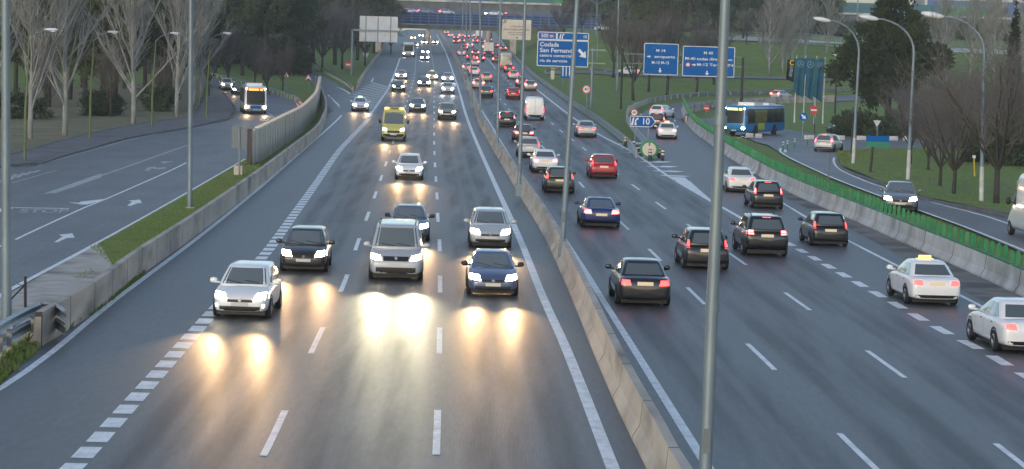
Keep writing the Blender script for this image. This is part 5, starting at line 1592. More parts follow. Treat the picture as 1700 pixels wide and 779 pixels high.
# right: three posts with curved arms, white painted feet
for bp, mid, hp, lab in (((1416, 274), (1426, 88), (1367, 33), 'curved-arm street lamp beside the thin dark post at the junction'), ((1507, 301), (1517, 88), (1446, 30), 'curved-arm street lamp on the lawn in front of the big pine'), ((1629, 337), (1634, 88), (1554, 26), 'curved-arm street lamp on the lawn between the forked and the thick tree')):
    g = W(*bp); t = thing('street_lamp', lab, 'street lamp', g, 0, 'curved-arm street lamps on the lawn')
    md = P(mid[0], mid[1], g.y) - g; hd = P(hp[0] + 8, hp[1] + 1, g.y) - g
    w = hd - md
    f = md * (2.0 / md.length)
    MB().tube([(0, 0, 0), f], [.13, .12], 12).build('painted_foot', M['white_paint'], t, smooth='auto')
    pts = [f, md * .6, md]
    for q in range(1, 9):
        a = q / 8 * math.pi / 2
        pts.append(md + Vector((w.x * (1 - math.cos(a)) , 0, w.z * math.sin(a))))
    MB().tube(pts, [.12, .1, .085] + [.075 - .003 * q for q in range(8)], 10).build('pole', M['galv'], t, smooth='auto')
    o = MB().blob((0, 0, 0), (1.35, .42, .34), 12, 8).build('lamp_head', M['lens_white'], t, smooth=True)
    o.location = hd + Vector((-.45, 0, .05)); o.rotation_euler = (0, R(9), 0)
g = P(1390, 92, 330); base = Vector((g.x, g.y, H(g.x, g.y)))
t = thing('street_lamp', 'dark post with a small white lamp head beside the flags', 'street lamp', base)
MB().tube([(0, 0, 0), g - base], [.14, .08], 8).build('pole', M['dark_steel'], t)
MB().blob(g - base + Vector((-.35, 0, 0)), (.85, .36, .3), 10, 6).build('lamp_head', M['lens_white'], t, smooth=True)

# ---- sign helpers (panel faces the camera side; local x right, z up)
def rrect(w, h, r, n=4):
    pts = []
    for cx, cz, a0 in ((w / 2 - r, h / 2 - r, 0), (-w / 2 + r, h / 2 - r, 90), (-w / 2 + r, -h / 2 + r, 180), (w / 2 - r, -h / 2 + r, 270)):
        for k in range(n + 1):
            a = R(a0 + 90 * k / n); pts.append((cx + r * math.cos(a), cz + r * math.sin(a)))
    return pts
def disc(r, n=20, cx=0, cz=0): return [(cx + r * math.cos(2 * math.pi * k / n), cz + r * math.sin(2 * math.pi * k / n)) for k in range(n)]
def panel(t, cx, cz, w, h, face, edge='sign_white', y=0.0, r=.18, name='panel', bw=.09):
    q = [(cx + a, cz + b) for a, b in rrect(w, h, r)]
    MB().prism(q, y, y + .08).build(name + '_border', M[edge], t)
    q = [(cx + a, cz + b) for a, b in rrect(w - 2 * bw, h - 2 * bw, max(.03, r - bw))]
    MB().prism(q, y - .008, y + .004).build(name, M[face], t)
def glyph(t, poly, m, y=-.02, name='arrow'):
    MB().prism(poly, y - .006, y).build(name, M[m], t)
def arrow(cx, cz, s, ang):
    p = [(-.12, -.5), (.12, -.5), (.12, 0), (.38, -.02), (0, .5), (-.38, -.02), (-.12, 0)]
    ca, sa = math.cos(R(ang)), math.sin(R(ang))
    return [(cx + (x * ca - z * sa) * s, cz + (x * sa + z * ca) * s) for x, z in p]
def exit_icon(t, cx, cz, s, m, y=-.02):
    glyph(t, [(cx - .55 * s, cz - .5 * s), (cx - .28 * s, cz - .5 * s), (cx - .12 * s, cz + .5 * s), (cx - .3 * s, cz + .5 * s)], m, y, 'exit_symbol')
    glyph(t, [(cx - .1 * s, cz - .5 * s), (cx + .2 * s, cz - .5 * s), (cx + .12 * s, cz + .05 * s), (cx + .3 * s, cz + .28 * s), (cx + .42 * s, cz + .2 * s), (cx + .42 * s, cz + .5 * s), (cx + .12 * s, cz + .46 * s), (cx + .2 * s, cz + .38 * s), (cx, cz + .18 * s)], m, y, 'exit_symbol')

def mpp(Y): return Y / FPX
# blue exit sign (Coslada)
Y = 290; k = mpp(Y)
c = P(934.5, 81.5, Y); foot = W(983, 186)
t = thing('exit_sign', 'large blue motorway exit sign for Coslada with a diagonal arrow', 'road sign', (c.x, Y, c.z), -R(1.2))
w = 85 * k; h = 43.5 * k
panel(t, 0, -7.5 * k, w, h, 'sign_blue')
panel(t, -26.5 * k, 21 * k, 31.5 * k, 13 * k, 'sign_violet', name='distance_panel')
panel(t, 16 * k, 21 * k, 53 * k, 13 * k, 'sign_blue', name='exit_panel')
lettering('500 m', .62, M['sign_white'], t, -26.5 * k, 21 * k, width=20 * k)
exit_icon(t, -2 * k, 21 * k, .62, 'sign_white')
lettering('10', .5, M['sign_white'], t, 36 * k, 21 * k)
for txt, dz, wd, sz in (('Coslada', 6.5, 31, .72), ('San Fernando', -3, 60, .72), ('centro comercial', -11.5, 53, .5), ('vía de servicio', -20, 46, .5)):
    lettering(txt, sz, M['sign_white'], t, (-38 + wd / 2) * k, dz * k, width=wd * k)
glyph(t, arrow(32.5 * k, -7 * k, 1.35, -137), 'sign_white')
px_ = 49.5 * k
zf = foot.z - c.z
MB().tube([(px_, .35, zf), (px_, .35, 3 * k)], .17, 12).build('post', M['galv'], t, smooth='auto')
for zz in (0, -22 * k): MB().box(((px_ - w / 2) / 2 + w / 4, .25, zz), (px_ + w / 2, .12, .14)).build('bracket', M['galv'], t)
# pair of gantry signs over the exit ramp
Y = 300; k = mpp(Y)
c = P(1126, 100, Y); f1 = W(1034, 184)
t = thing('gantry', 'dark lattice gantry arm behind the two blue direction signs', 'gantry', (c.x, Y + .5, c.z), -R(1))
lx = -92 * k; rx = 108 * k
MB().tube([(lx, 0, f1.z - c.z - .3), (lx, 0, 16 * k)], .14, 10).build('post', M['dark_steel'], t, smooth='auto')
MB().tube([(rx, 0, H(c.x + rx, Y) - c.z - .2), (rx, 0, 8 * k)], .14, 10).build('post', M['dark_steel'], t, smooth='auto')
mb = MB()
for z in (-8 * k, 8 * k):
    mb.box(((lx + rx) / 2, 0, z), (rx - lx, .12, .12))
for i in range(23):
    x = lx + (rx - lx) * i / 22
    mb.box((x, 0, 0), (.07, .07, 16 * k))
mb.build('lattice_beam', M['back_grey'], t)
def dirsign(cx, cy, wpx, hpx, label, lines, arrows, ring=None):
    c = P(cx, cy, Y)
    t = thing('direction_sign', label, 'road sign', (c.x, Y + .1, c.z), -R(1))
    panel(t, 0, 0, wpx * k, hpx * k, 'sign_blue', bw=.08)
    for txt, x, z, wd, sz in lines: lettering(txt, sz, M['sign_white'], t, x * k, z * k, width=wd * k)
    for x, z, s, a in arrows: glyph(t, arrow(x * k, z * k, s, a), 'sign_white')
    if ring:
        MB().prism(disc(.3, 18, ring[0] * k, ring[1] * k), -.026, -.018).build('prohibition_ring', M['sign_red'], t)
        MB().prism(disc(.2, 18, ring[0] * k, ring[1] * k), -.034, -.027).build('prohibition_disc', M['sign_white'], t)
dirsign(1097.5, 98.5, 57, 52, 'square blue gantry sign to the airport above the exit ramp', [('M 14', -1, 14, 15, .5), ('aeropuerto', 6, 4, 34, .48), ('M-12 M-13', -1, -6, 28, .5)], [(-20, 4, .5, -90), (-1, -18.5, .62, 180)])
dirsign(1176.5, 102.5, 86, 50, 'wide blue gantry sign with a red ring, partly hidden by the nearest lamp post', [('M 40', -1, 14, 15, .5), ('M-40 todas direcciones', 0, 4, 78, .48), ('M-12 Terminal', 7, -5.5, 52, .48), ('T4', 37, -5.5, 8, .46)], [(-24, -6, .5, -90), (-2, -19, .6, 180)], (-34, -6))
# cream sign with black writing
Y = 430; k = mpp(Y); c = P(857.5, 50, Y)
t = thing('exit_sign', 'cream exit sign with black writing in front of the blue bridge', 'road sign', (c.x, Y, c.z), -R(1))
panel(t, 0, -3 * k, 48 * k, 26 * k, 'sign_cream', 'sign_cream'); panel(t, 0, 13.5 * k, 48 * k, 7 * k, 'sign_cream', 'sign_cream', name='exit_panel')
exit_icon(t, -19 * k, 13.5 * k, .6, 'sign_black')
for txt, z, wd, sz in (('COSLADA', 5.5, 22, .42), ('SAN FERNANDO', .5, 43, .42), ('centro comercial', -4, 30, .32), ('vía de servicio', -7.5, 26, .32)): lettering(txt, sz, M['sign_black'], t, 0, z * k, width=wd * k)
glyph(t, arrow(1 * k, -12.5 * k, .5, -137), 'sign_black')
zf = H(c.x + 1.5, Y) - c.z
for x in (10.5, ): MB().tube([(x * k, .3, zf), (x * k, .3, 14 * k)], .14, 10).build('post', M['galv'], t, smooth='auto')
# back of a big white sign on the left
Y = 400; k = mpp(Y); c = P(628.5, 48.5, Y)
t = thing('sign_panel', 'large pale sign seen from behind over the oncoming lanes', 'road sign', (c.x, Y, c.z), -R(1))
MB().box((0, 0, 0), (63 * k, .12, 42 * k)).build('panel', M['sign_back'], t)
mb = MB()
for x in (-21, -1, 20): mb.box((x * k, -.11, 0), (.12, .1, 41 * k))
mb.build('stiffener', M['back_grey'], t)
MB().box((-6 * k, -.26, -2.5 * k), (74 * k, .2, .26)).build('cross_arm', M['galv'], t)
f = W(584, 122)
MB().tube([(-43 * k, -.3, f.z - c.z), (-43 * k, -.3, -1.5 * k)], .2, 12).build('post', M['galv'], t, smooth='auto')

def round_sign(cx, cy, rpx, base_px, label, kind, name='road_sign', post='galv', Yv=None):
    g = W(*base_px); Yv = g.y; k = mpp(Yv); c = P(cx, cy, Yv)
    t = thing(name, label, 'road sign', g)
    z = c.z - g.z; x = c.x - g.x; r = rpx * k
    MB().tube([(0, .08, -.1), (x, .08, z + (r if kind != 'back' else r * .6))], .045, 8).build('post', M[post], t, smooth='auto')
    if kind == 'noentry':
        MB().prism(disc(r, 24, x, z), -.03, 0).build('sign_face', M['sign_red'], t)
        MB().box((x, -.04, z), (r * 1.35, .02, r * .38)).build('white_bar', M['sign_white'], t)
    elif kind in ('limit', 'ban'):
        MB().prism(disc(r, 24, x, z), -.03, 0).build('sign_rim', M['sign_red'], t)
        MB().prism(disc(r * .76, 24, x, z), -.04, -.03).build('sign_face', M['sign_white'], t)
        if kind == 'limit': lettering('40', r * 1.0, M['sign_black'], t, x, z, -.045)
        else:
            q = .12 * r
            MB().prism([(x - .5 * r - q, z + .5 * r - q), (x - .5 * r + q, z + .5 * r + q), (x + .5 * r + q, z - .5 * r + q), (x + .5 * r - q, z - .5 * r - q)][::-1], -.05, -.042).build('ban_bar', M['sign_red'], t)
    elif kind == 'blue':
        MB().prism(disc(r, 24, x, z), -.03, 0).build('sign_face', M['sign_blue'], t)
        glyph(t, arrow(x, z, r * 1.5, -135), 'sign_white', -.035)
    elif kind == 'tri':
        MB().prism([(x - r, z - r * .75), (x + r, z - r * .75), (x, z + r)], -.03, 0).build('sign_rim', M['sign_red'], t)
        MB().prism([(x - r * .72, z - r * .58), (x + r * .72, z - r * .58), (x, z + r * .66)], -.04, -.03).build('sign_face', M['sign_white'], t)
    elif kind == 'tri_back':
        MB().prism([(x, z - r), (x + r, z + r * .75), (x - r, z + r * .75)], -.03, 0).build('sign_face', M['sign_back'], t)
    elif kind == 'back':
        MB().prism(disc(r, 24, x, z), -.03, 0).build('sign_face', M['sign_back'], t)
    return t, x, z, r
round_sign(579, 107.5, 6.5, (583, 124), 'red no-entry sign on the grass slope beside the big sign post', 'noentry')
round_sign(973.5, 148.5, 7.2, (974, 192), 'red-rimmed speed limit sign on the slope beside the exit sign post', 'limit')
round_sign(1053, 187, 6, (1054, 242), 'red-rimmed round sign above the exit arrow', 'limit')
round_sign(1173, 180, 5.5, (1172, 206), 'dark red no-entry sign beside the front of the blue bus', 'noentry')
round_sign(1351, 183, 7, (1353, 222), 'red no-entry sign beside the blue arrow disc', 'noentry', post='dark_steel')
round_sign(1334, 194, 6.8, (1332, 236), 'blue round sign with a white diagonal arrow at the junction island', 'blue')
round_sign(497, 173, 6.5, (497, 186), 'dark round sign seen from behind over the panel wall', 'ban')
t, x, z, r = round_sign(475, 124, 6.4, (475, 148), 'red triangle warning sign with a black figure by the guardrail', 'tri')
MB().prism([(x - .1, z - .35), (x + .12, z - .35), (x + .06, z + .18), (x - .06, z + .18)], -.05, -.042).build('symbol', M['sign_black'], t)
t, x, z, r = round_sign(512, 129, 6.2, (514, 152), 'pale triangle warning sign with a black bump near the panel wall', 'tri')
MB().prism([(x - .3, z - .4), (x + .3, z - .4), (x + .2, z - .15), (x - .2, z - .15)], -.05, -.042).build('symbol', M['sign_black'], t)
round_sign(1456, 205, 6.5, (1457, 247), 'give way triangle seen from behind under the pine', 'tri_back')
# triangle back on the grass mound, lane-count plate, marker block, small plates
round_sign(607, 93, 6, (607, 100), 'small grey triangle on the grass mound', 'tri_back')
g = W(940, 152); Y = g.y; k = mpp(Y); c = P(940, 119, Y)
t = thing('lane_sign', 'blue lane sign with three white stripes below the exit sign', 'road sign', g)
dz = c.z - g.z; dx = c.x - g.x
MB().box((dx, 0, dz), (18 * k, .08, 22 * k)).build('panel', M['sign_blue'], t)
for x in (-5.5, 0, 5.5): MB().box((dx + x * k, -.06, dz + 1 * k), (1.8 * k, .03, 17 * k)).build('stripe', M['sign_white'], t)
for x in (-6, 6): MB().tube([(dx + x * k, .1, 0), (dx + x * k, .1, dz)], .05, 8).build('post', M['galv'], t)
g = W(917, 132); k = mpp(g.y)
t = thing('marker_post', 'cream marker block standing on grass beside the lane sign', 'marker post', g)
MB().box((0, 0, 9.5 * k), (6 * k, .3, 19 * k)).build('marker_body', M['sign_cream'], t)
MB().box((0, -.16, 16 * k), (6.1 * k, .04, 2 * k)).build('dark_band', M['sign_black'], t)
g = W(1117, 0 + 150)
# exit arrow board
g = W(1068, 246); Y = g.y; k = mpp(Y); c = P(1067, 202, Y)
t = thing('exit_arrow_sign', 'blue exit arrow board numbered 10 at the exit nose', 'road sign', (c.x, Y, g.z), -R(1))
z = c.z - g.z
q = [(-21, -9), (15, -9), (21.5, 0), (15, 9), (-21, 9)]
MB().prism([(a * k, z + b * k) for a, b in q], 0, .08).build('board_border', M['sign_white'], t)
MB().prism([(a * k * .955, z + b * k * .88) for a, b in q], -.01, .004).build('board', M['sign_blue'], t)
exit_icon(t, -12.5 * k, z, .62, 'sign_white'); lettering('10', .72, M['sign_white'], t, 5 * k, z, width=11 * k)
for x in (-12, 10): MB().tube([(x * k, .14, 0), (x * k, .14, z)], .055, 8).build('post', M['galv'], t, smooth='auto')
# round green beacon and delineators at the exit nose
g = W(1077, 264); k = mpp(g.y)
t = thing('divergence_beacon', 'round green beacon with cream arrows at the tip of the exit nose', 'beacon', g)
MB().prism(disc(15 * k, 28, 0, 16 * k), -.2, .5).build('beacon_body', M['paddle'], t)
MB().prism(disc(11.5 * k, 24, 0, 16 * k), -.24, -.19).build('cream_disc', M['sign_cream'], t)
for sgn in (1, -1): MB().prism([(-1.4 * k, (16 + sgn * 11.5) * k), (1.4 * k, (16 + sgn * 11.5) * k), (1.2 * k, (16 + sgn * 6) * k), (-1.2 * k, (16 + sgn * 6) * k)][::sgn], -.26, -.245).build('green_notch', M['paddle'], t)
dl = thing('delineator', 'short delineator post with two pale bands nearest the tip of the exit nose', 'delineator', W(1079, 267), 0, 'delineator posts round the exit nose')
MB().tube([(0, 0, 0), (0, 0, .86)], .13, 12).build('post_body', M['dark_steel'], dl, smooth='auto')
for zz in (.42, .66): MB().tube([(0, 0, zz), (0, 0, zz + .15)], .138, 12).build('pale_band', M['sign_cream'], dl, smooth='auto')
for (px, py), lab in (((1038, 243), 'delineator post farthest up the row beside the dark guardrail'), ((1052, 251), 'delineator post second along the dark guardrail'), ((1066, 258), 'delineator post just beside the green beacon on its main road side'), ((1090, 260), 'delineator post behind the beacon on its ramp side'), ((1094, 263), 'delineator post in the ramp side pair, middle one'), ((1100, 267), 'delineator post closest to the ramp lane')):
    cpy = copy_tree(dl); cpy.location = W(px, py); cpy['label'] = lab
# green flexible bollards at the junction island and white kerb blocks behind
bo = thing('bollard', 'green flexible bollard at the island tip nearest the blue bus', 'bollard', W(1300, 252), 0, 'green flexible bollards on the junction island')
MB().tube([(0, 0, 0), (0, 0, 1.0)], [.07, .05], 10).build('post_body', M['paddle'], bo, smooth='auto')
for zz in (.55, .75): MB().tube([(0, 0, zz), (0, 0, zz + .09)], [.068, .064], 10).build('white_band', M['sign_white'], bo, smooth='auto')
for (px, py), lab in (((1307, 250), 'green flexible bollard second from the blue bus'), ((1319, 246), 'green flexible bollard in the middle of the island'), ((1340, 241), 'green flexible bollard nearest the braking silver car')):
    cpy = copy_tree(bo); cpy.location = W(px, py); cpy['label'] = lab
bl = None
for i, (x0, x1) in enumerate(((1238, 1250), (1254, 1264), (1335, 1351), (1386, 1402), (1422, 1437), (1476, 1490), (1501, 1508))):
    a, b = W(x0, 228 + i * 1.0 if i < 2 else 230 + i * .6), W(x1, 228.5 + i if i < 2 else 230.5 + i * .6)
    d = (b - a).length
    o = MB().box((0, 0, .16), (d, .5, .5)).build('kerb_block', M['white_kerb'], loc=(a + b) / 2)
    tag(o, ['short white kerb block just past the rear of the blue bus', 'white kerb block beside the blue arrow sign post', 'white kerb block between the no-entry sign and the silver car', 'white kerb block under the turning black estate', 'white kerb block beside the green and blue sign', 'white kerb block behind the second curved street lamp', 'small white kerb block at the end of the row by the tree trunk'][i], 'kerb block', 'white kerb blocks along the junction')
# blue and green board
g = W(1445, 289); k = mpp(g.y); c = P(1457, 235, g.y)
t = thing('direction_sign', 'small blue over green board on a dark post in the lawn', 'road sign', g)
x, z = c.x - g.x, c.z - g.z
MB().box((x, 0, z + 4.4 * k), (38 * k, .07, 9.6 * k)).build('blue_board', M['sign_blue'], t)
MB().box((x, 0, z - 5 * k), (38 * k, .07, 8.6 * k)).build('green_board', M['sign_green'], t)
MB().tube([(0, .08, 0), (x * .3, .08, z)], .08, 8).build('post', M['dark_steel'], t)
for bp, tp, m, lab, r in (((1374, 306), (1378, 256), 'back_grey', 'thin dark post behind the green blades near the silver car', .05), ((1413, 258), (1416, 180), 'dark_steel', 'thin dark post beside the first curved street lamp', .06), ((1464, 240), (1466, 205), 'dark_steel', 'thin post beyond the blue and green board', .05), ((1229, 180), (1233, 96), 'dark_steel', 'dark post on the ramp verge behind the roof of the blue bus', .12)):
    g = W(*bp); d = P(tp[0], tp[1], g.y) - g
    t = thing('thin_post', lab, 'post', g)
    MB().tube([(0, 0, -.1), d], [r, r * .8], 8).build('shaft', M[m], t, smooth='auto')
    MB().blob(d, (r * 2.4, r * 2.4, r * 2.4), 8, 6).build('cap', M[m], t, smooth=True)
g = W(1618, 296); d = P(1617, 262, g.y) - g
t = thing('marker_post', 'yellow post with a white cap on the lawn by the forked tree', 'marker post', g)
MB().tube([(0, 0, 0), d], .05, 8).build('shaft', M['sign_yellow'], t)
MB().box((d.x, 0, d.z + .06), (.2, .2, .18)).build('cap', M['sign_white'], t)
# grey square sign seen from behind by the panel wall
g = W(398, 292); k = mpp(g.y); c = P(397, 228, g.y)
t = thing('sign_panel', 'square grey sign seen from behind at the end of the panel wall', 'road sign', g)
x, z = c.x - g.x, c.z - g.z
MB().box((x, 0, z), (24.5 * k, .05, 37 * k)).build('panel', M['back_grey'], t)
MB().tube([(0, -.08, -.1), (x, -.08, z + 18 * k)], .06, 8).build('post', M['galv'], t, smooth='auto')
MB().box((-.1, .2, .3), (.5, .6, .6)).build('footing', M['concrete'], t)
# braced little post by the guardrail end
g = W(42, 512); d = P(42, 459, g.y) - g
t = thing('braced_post', 'small dark post with a diagonal brace on the gravel', 'post', g)
MB().tube([(0, 0, 0), d], .045, 8).build('shaft', M['dark_steel'], t)
MB().tube([d * .75, (-.62, -.5, 0)], .025, 6).build('brace', M['dark_steel'], t)
MB().tube([d * .7, (-.5, 1.2, .6)], .012, 5).build('wire', M['dark_steel'], t)
# white plates bolted to the stained barrier, reflector on the right one
for (px, py), lab in (((183, 460), 'white reflector plate on the stained barrier near its end'), ((383, 318), 'white reflector plate on the stained barrier beside the grass verge')):
    g = W(px + 2, py + 26); o = MB().box((0, -.25, .66), (.12, .06, .34)).build('reflector_plate', M['sign_white'], loc=g); tag(o, lab, 'reflector')
for (px, py), lab in (((1439, 372), 'orange reflector on the pale barrier behind the small black hatchback'), ((1264, 292), 'orange reflector on the pale barrier ahead of the black hatchback at the gore tip')):
    g = W(px, py); o = MB().box((0, -.32, .5), (.13, .06, .28)).build('reflector_plate', mat('orange_reflector', (.5, .16, .06), .4), loc=g); tag(o, lab, 'reflector')

# flags
FY = 285; k = mpp(FY)
def flagpole(px, ytop, ybase, label):
    a = P(px[0], ytop, FY); g = W(px[1], ybase); b = Vector((a.x, FY, H(a.x, FY)))
    t = thing('flagpole', label, 'flagpole', b, 0, 'white flagpoles behind the blue bus')
    MB().tube([(0, 0, 0), (0, 0, (a.z - b.z) * .33), a - b], [.11, .075, .05], 10).build('pole', M['white_paint'], t, smooth='auto')
    MB().blob(a - b + Vector((0, 0, .06)), (.16, .16, .16), 8, 6).build('finial', M['white_paint'], t, smooth=True)
flagpole((1323, 1320), 94, 207, 'white flagpole carrying the narrow black flag')
flagpole((1338, 1334), 94, 207, 'white flagpole second in the row, with a teal flag')
flagpole((1356, 1348), 95, 208, 'white flagpole third in the row, with a teal flag')
flagpole((1370, 1362), 97, 209, 'white flagpole at the end of the row nearest the pine')
def flag(x0, x1, y0, y1, m, label, seed, slant=10):
    """hanging cloth with folds"""
    nu, nv = 14, 20; mb = MB(); c = P((x0 + x1) / 2, y0, FY)
    w = (x1 - x0) * k; h = (y1 - y0) * k
    rnd = random.Random(seed); ph = rnd.uniform(0, 6)
    for s, dy in ((0, 0), (1, .03)):
        for j in range(nv + 1):
            for i in range(nu + 1):
                u, v = i / nu, j / nv
                y = .16 * math.sin(u * 9 + ph + v * 1.2) * (.25 + v) - .15 + dy
                z = -v * h - slant * k * (u if slant > 0 else (1 - u)) * v * v * (1 if slant > 0 else -1)
                mb.v.append(((u - .5) * w - .04 * h * v, y, z))
    n = (nu + 1) * (nv + 1)
    for s in (0, 1):
        for j in range(nv):
            for i in range(nu):
                a = s * n + j * (nu + 1) + i
                f = (a, a + nu + 1, a + nu + 2, a + 1)
                mb.f.append(f if s == 0 else f[::-1]); mb.mi.append(0)
    t = thing('flag', label, 'flag', c)
    mb.build('cloth', M[m], t, smooth=True)
    return t, w, h
for x0, x1, y0, y1, lab, sd in ((1321, 1337, 97, 152, 'teal flag with a pale three-pointed star, next to the black one', 1), (1337, 1354, 97, 157, 'teal flag with a pale three-pointed star, middle of the three', 2), (1355, 1369, 98, 160, 'teal flag with a pale three-pointed star, nearest the pine', 3)):
    t, w, h = flag(x0, x1, y0, y1, 'flag_teal', lab, sd)
    mb = MB(); r = w * .33; n = 20
    for q in range(n):
        a0, a1 = 2 * math.pi * q / n, 2 * math.pi * (q + 1) / n
        mb.add([(r * math.cos(a) * e, -.42, -h * .17 + r * math.sin(a) * e) for a, e in ((a0, .86), (a1, .86), (a1, 1), (a0, 1))], [(0, 1, 2, 3)])
    for a in (90, 210, 330):
        c_, s_ = math.cos(R(a)), math.sin(R(a))
        mb.add([(c_ * r * .9, -.42, -h * .17 + s_ * r * .9), (-s_ * r * .12, -.42, -h * .17 + c_ * r * .12), (s_ * r * .12, -.42, -h * .17 - c_ * r * .12)], [(0, 1, 2)])
    mb.build('star_emblem', M['pale_logo'], t)
t, w, h = flag(1307, 1320, 99, 131, 'flag_black', 'narrow black flag with upright pale writing and a ring mark', 5, 6)
o = lettering('smart', .78, M['pale_logo'], t, -.05, -h * .6, -.42, width=h * .55); o.rotation_euler = (R(90), R(-82), 0)
mb = MB(); r = .32
for q in range(14):
    a0, a1 = R(40 + 280 * q / 14), R(40 + 280 * (q + 1) / 14)
    mb.add([(r * math.cos(a) * e + .1, -.42, -h * .16 + r * math.sin(a) * e) for a, e in ((a0, .6), (a1, .6), (a1, 1), (a0, 1))], [(0, 1, 2, 3)])
mb.build('ring_mark', M['sign_yellow'], t)
# ================================================================== TREES AND GRASS
def branch_tube(mb, pts, r0, r1, n=3, mi=0):
    k = len(pts)
    mb.tube(pts, [r0 + (r1 - r0) * i / (k - 1) for i in range(k)], n, mi, caps=False)

def bare_meshes(seed, height, kind, twig, bark, twig_n=6):
    """a trunk and a crown of bare limbs, branches and twigs"""
    rnd = random.Random(seed)
    tr, cr = MB(), MB()
    def grow(mb, p, d, L, r, lev, up):
        n = 4; pts = [p]; q = p.copy(); dd = d.copy()
        for i in range(n):
            dd = (dd + Vector((rnd.gauss(0, .07), rnd.gauss(0, .07), up * .09))).normalized()
            q = q + dd * (L / n); pts.append(q.copy())
        branch_tube(mb, pts, r, max(.010, r * .35), 5 if lev == 0 else (4 if lev == 1 else 3))
        return pts, dd
    if kind == 'poplar':
        pts = []
        lean = Vector((rnd.gauss(0, .02), rnd.gauss(0, .02), 1))
        q = Vector((0, 0, -.2))
        for i in range(9):
            pts.append(q.copy()); q = q + Vector((lean.x * height / 8 + rnd.gauss(0, .05), lean.y * height / 8 + rnd.gauss(0, .05), height / 8))
        tr.tube(pts, [.2 * (1 - i / 9.5) + .02 for i in range(9)], 9)
        nb = 44
        for i in range(nb):
            t = .14 + .8 * (i / nb)
            p = pts[int(t * 8)].lerp(pts[min(8, int(t * 8) + 1)], t * 8 - int(t * 8))
            az = rnd.uniform(0, 2 * math.pi); inc = R(rnd.uniform(22, 42))
            d = Vector((math.sin(inc) * math.cos(az), math.sin(inc) * math.sin(az), math.cos(inc)))
            L = height * (1 - t * .75) * rnd.uniform(.38, .58)
            bp, _ = grow(tr if i < 5 else cr, p, d, L, .085 * (1.1 - t) + .012, 1, 1)
            for j in range(8):
                u = rnd.uniform(.2, .95); s = bp[int(u * 4)].lerp(bp[min(4, int(u * 4) + 1)], u * 4 - int(u * 4))
                a2 = rnd.uniform(0, 2 * math.pi); i2 = R(rnd.uniform(20, 40))
                d2 = (d + Vector((math.sin(i2) * math.cos(a2), math.sin(i2) * math.sin(a2), .3))).normalized()
                b2, _ = grow(cr, s, d2, L * rnd.uniform(.25, .45), .032, 2, 1)
                for m_ in range(twig_n):
                    v = rnd.uniform(.15, 1); s2 = b2[min(3, int(v * 4))]
                    d3 = (d2 + Vector((rnd.gauss(0, .4), rnd.gauss(0, .4), .25))).normalized()
                    branch_tube(cr, [s2, s2 + d3 * rnd.uniform(.5, 1.2)], .017, .011)
    else:                                   # spreading crown on a short trunk
        fork = height * .22
        tr.tube([(0, 0, -.2), (rnd.gauss(0, .1), rnd.gauss(0, .1), fork)], [.2, .15], 9)
        base = Vector((0, 0, fork * .9))
        nb = 9
        for i in range(nb):
            az = 2 * math.pi * i / nb + rnd.uniform(-.3, .3); inc = R(rnd.uniform(8, 40))
            d = Vector((math.sin(inc) * math.cos(az), math.sin(inc) * math.sin(az), math.cos(inc)))
            L = height * rnd.uniform(.5, .68)
            bp, _ = grow(tr, base, d, L, .09, 1, .5)
            for j in range(9):
                u = rnd.uniform(.25, 1); s = bp[int(u * 3.99)].lerp(bp[min(4, int(u * 3.99) + 1)], (u * 3.99) % 1)
                d2 = (d + Vector((rnd.gauss(0, .5), rnd.gauss(0, .5), rnd.gauss(.1, .3)))).normalized()
                b2, _ = grow(cr, s, d2, L * rnd.uniform(.3, .5), .035, 2, .3)
                for m_ in range(9):
                    v = rnd.uniform(.1, 1); s2 = b2[min(4, int(v * 4.99))]
                    d3 = (d2 + Vector((rnd.gauss(0, .6), rnd.gauss(0, .6), rnd.gauss(.15, .4)))).normalized()
                    l3 = rnd.uniform(.6, 1.4) * height / 10
                    e = s2 + d3 * l3
                    branch_tube(cr, [s2, e], .014, .008)
                    for w_ in range(3):
                        d4 = (d3 + Vector((rnd.gauss(0, .6), rnd.gauss(0, .6), rnd.gauss(.1, .4)))).normalized()
                        s3 = s2.lerp(e, rnd.uniform(.2, .9))
                        branch_tube(cr, [s3, s3 + d4 * l3 * .6], .009, .006)
    return tr.mesh('trunk', M[bark], True), cr.mesh('crown', M[twig], True)

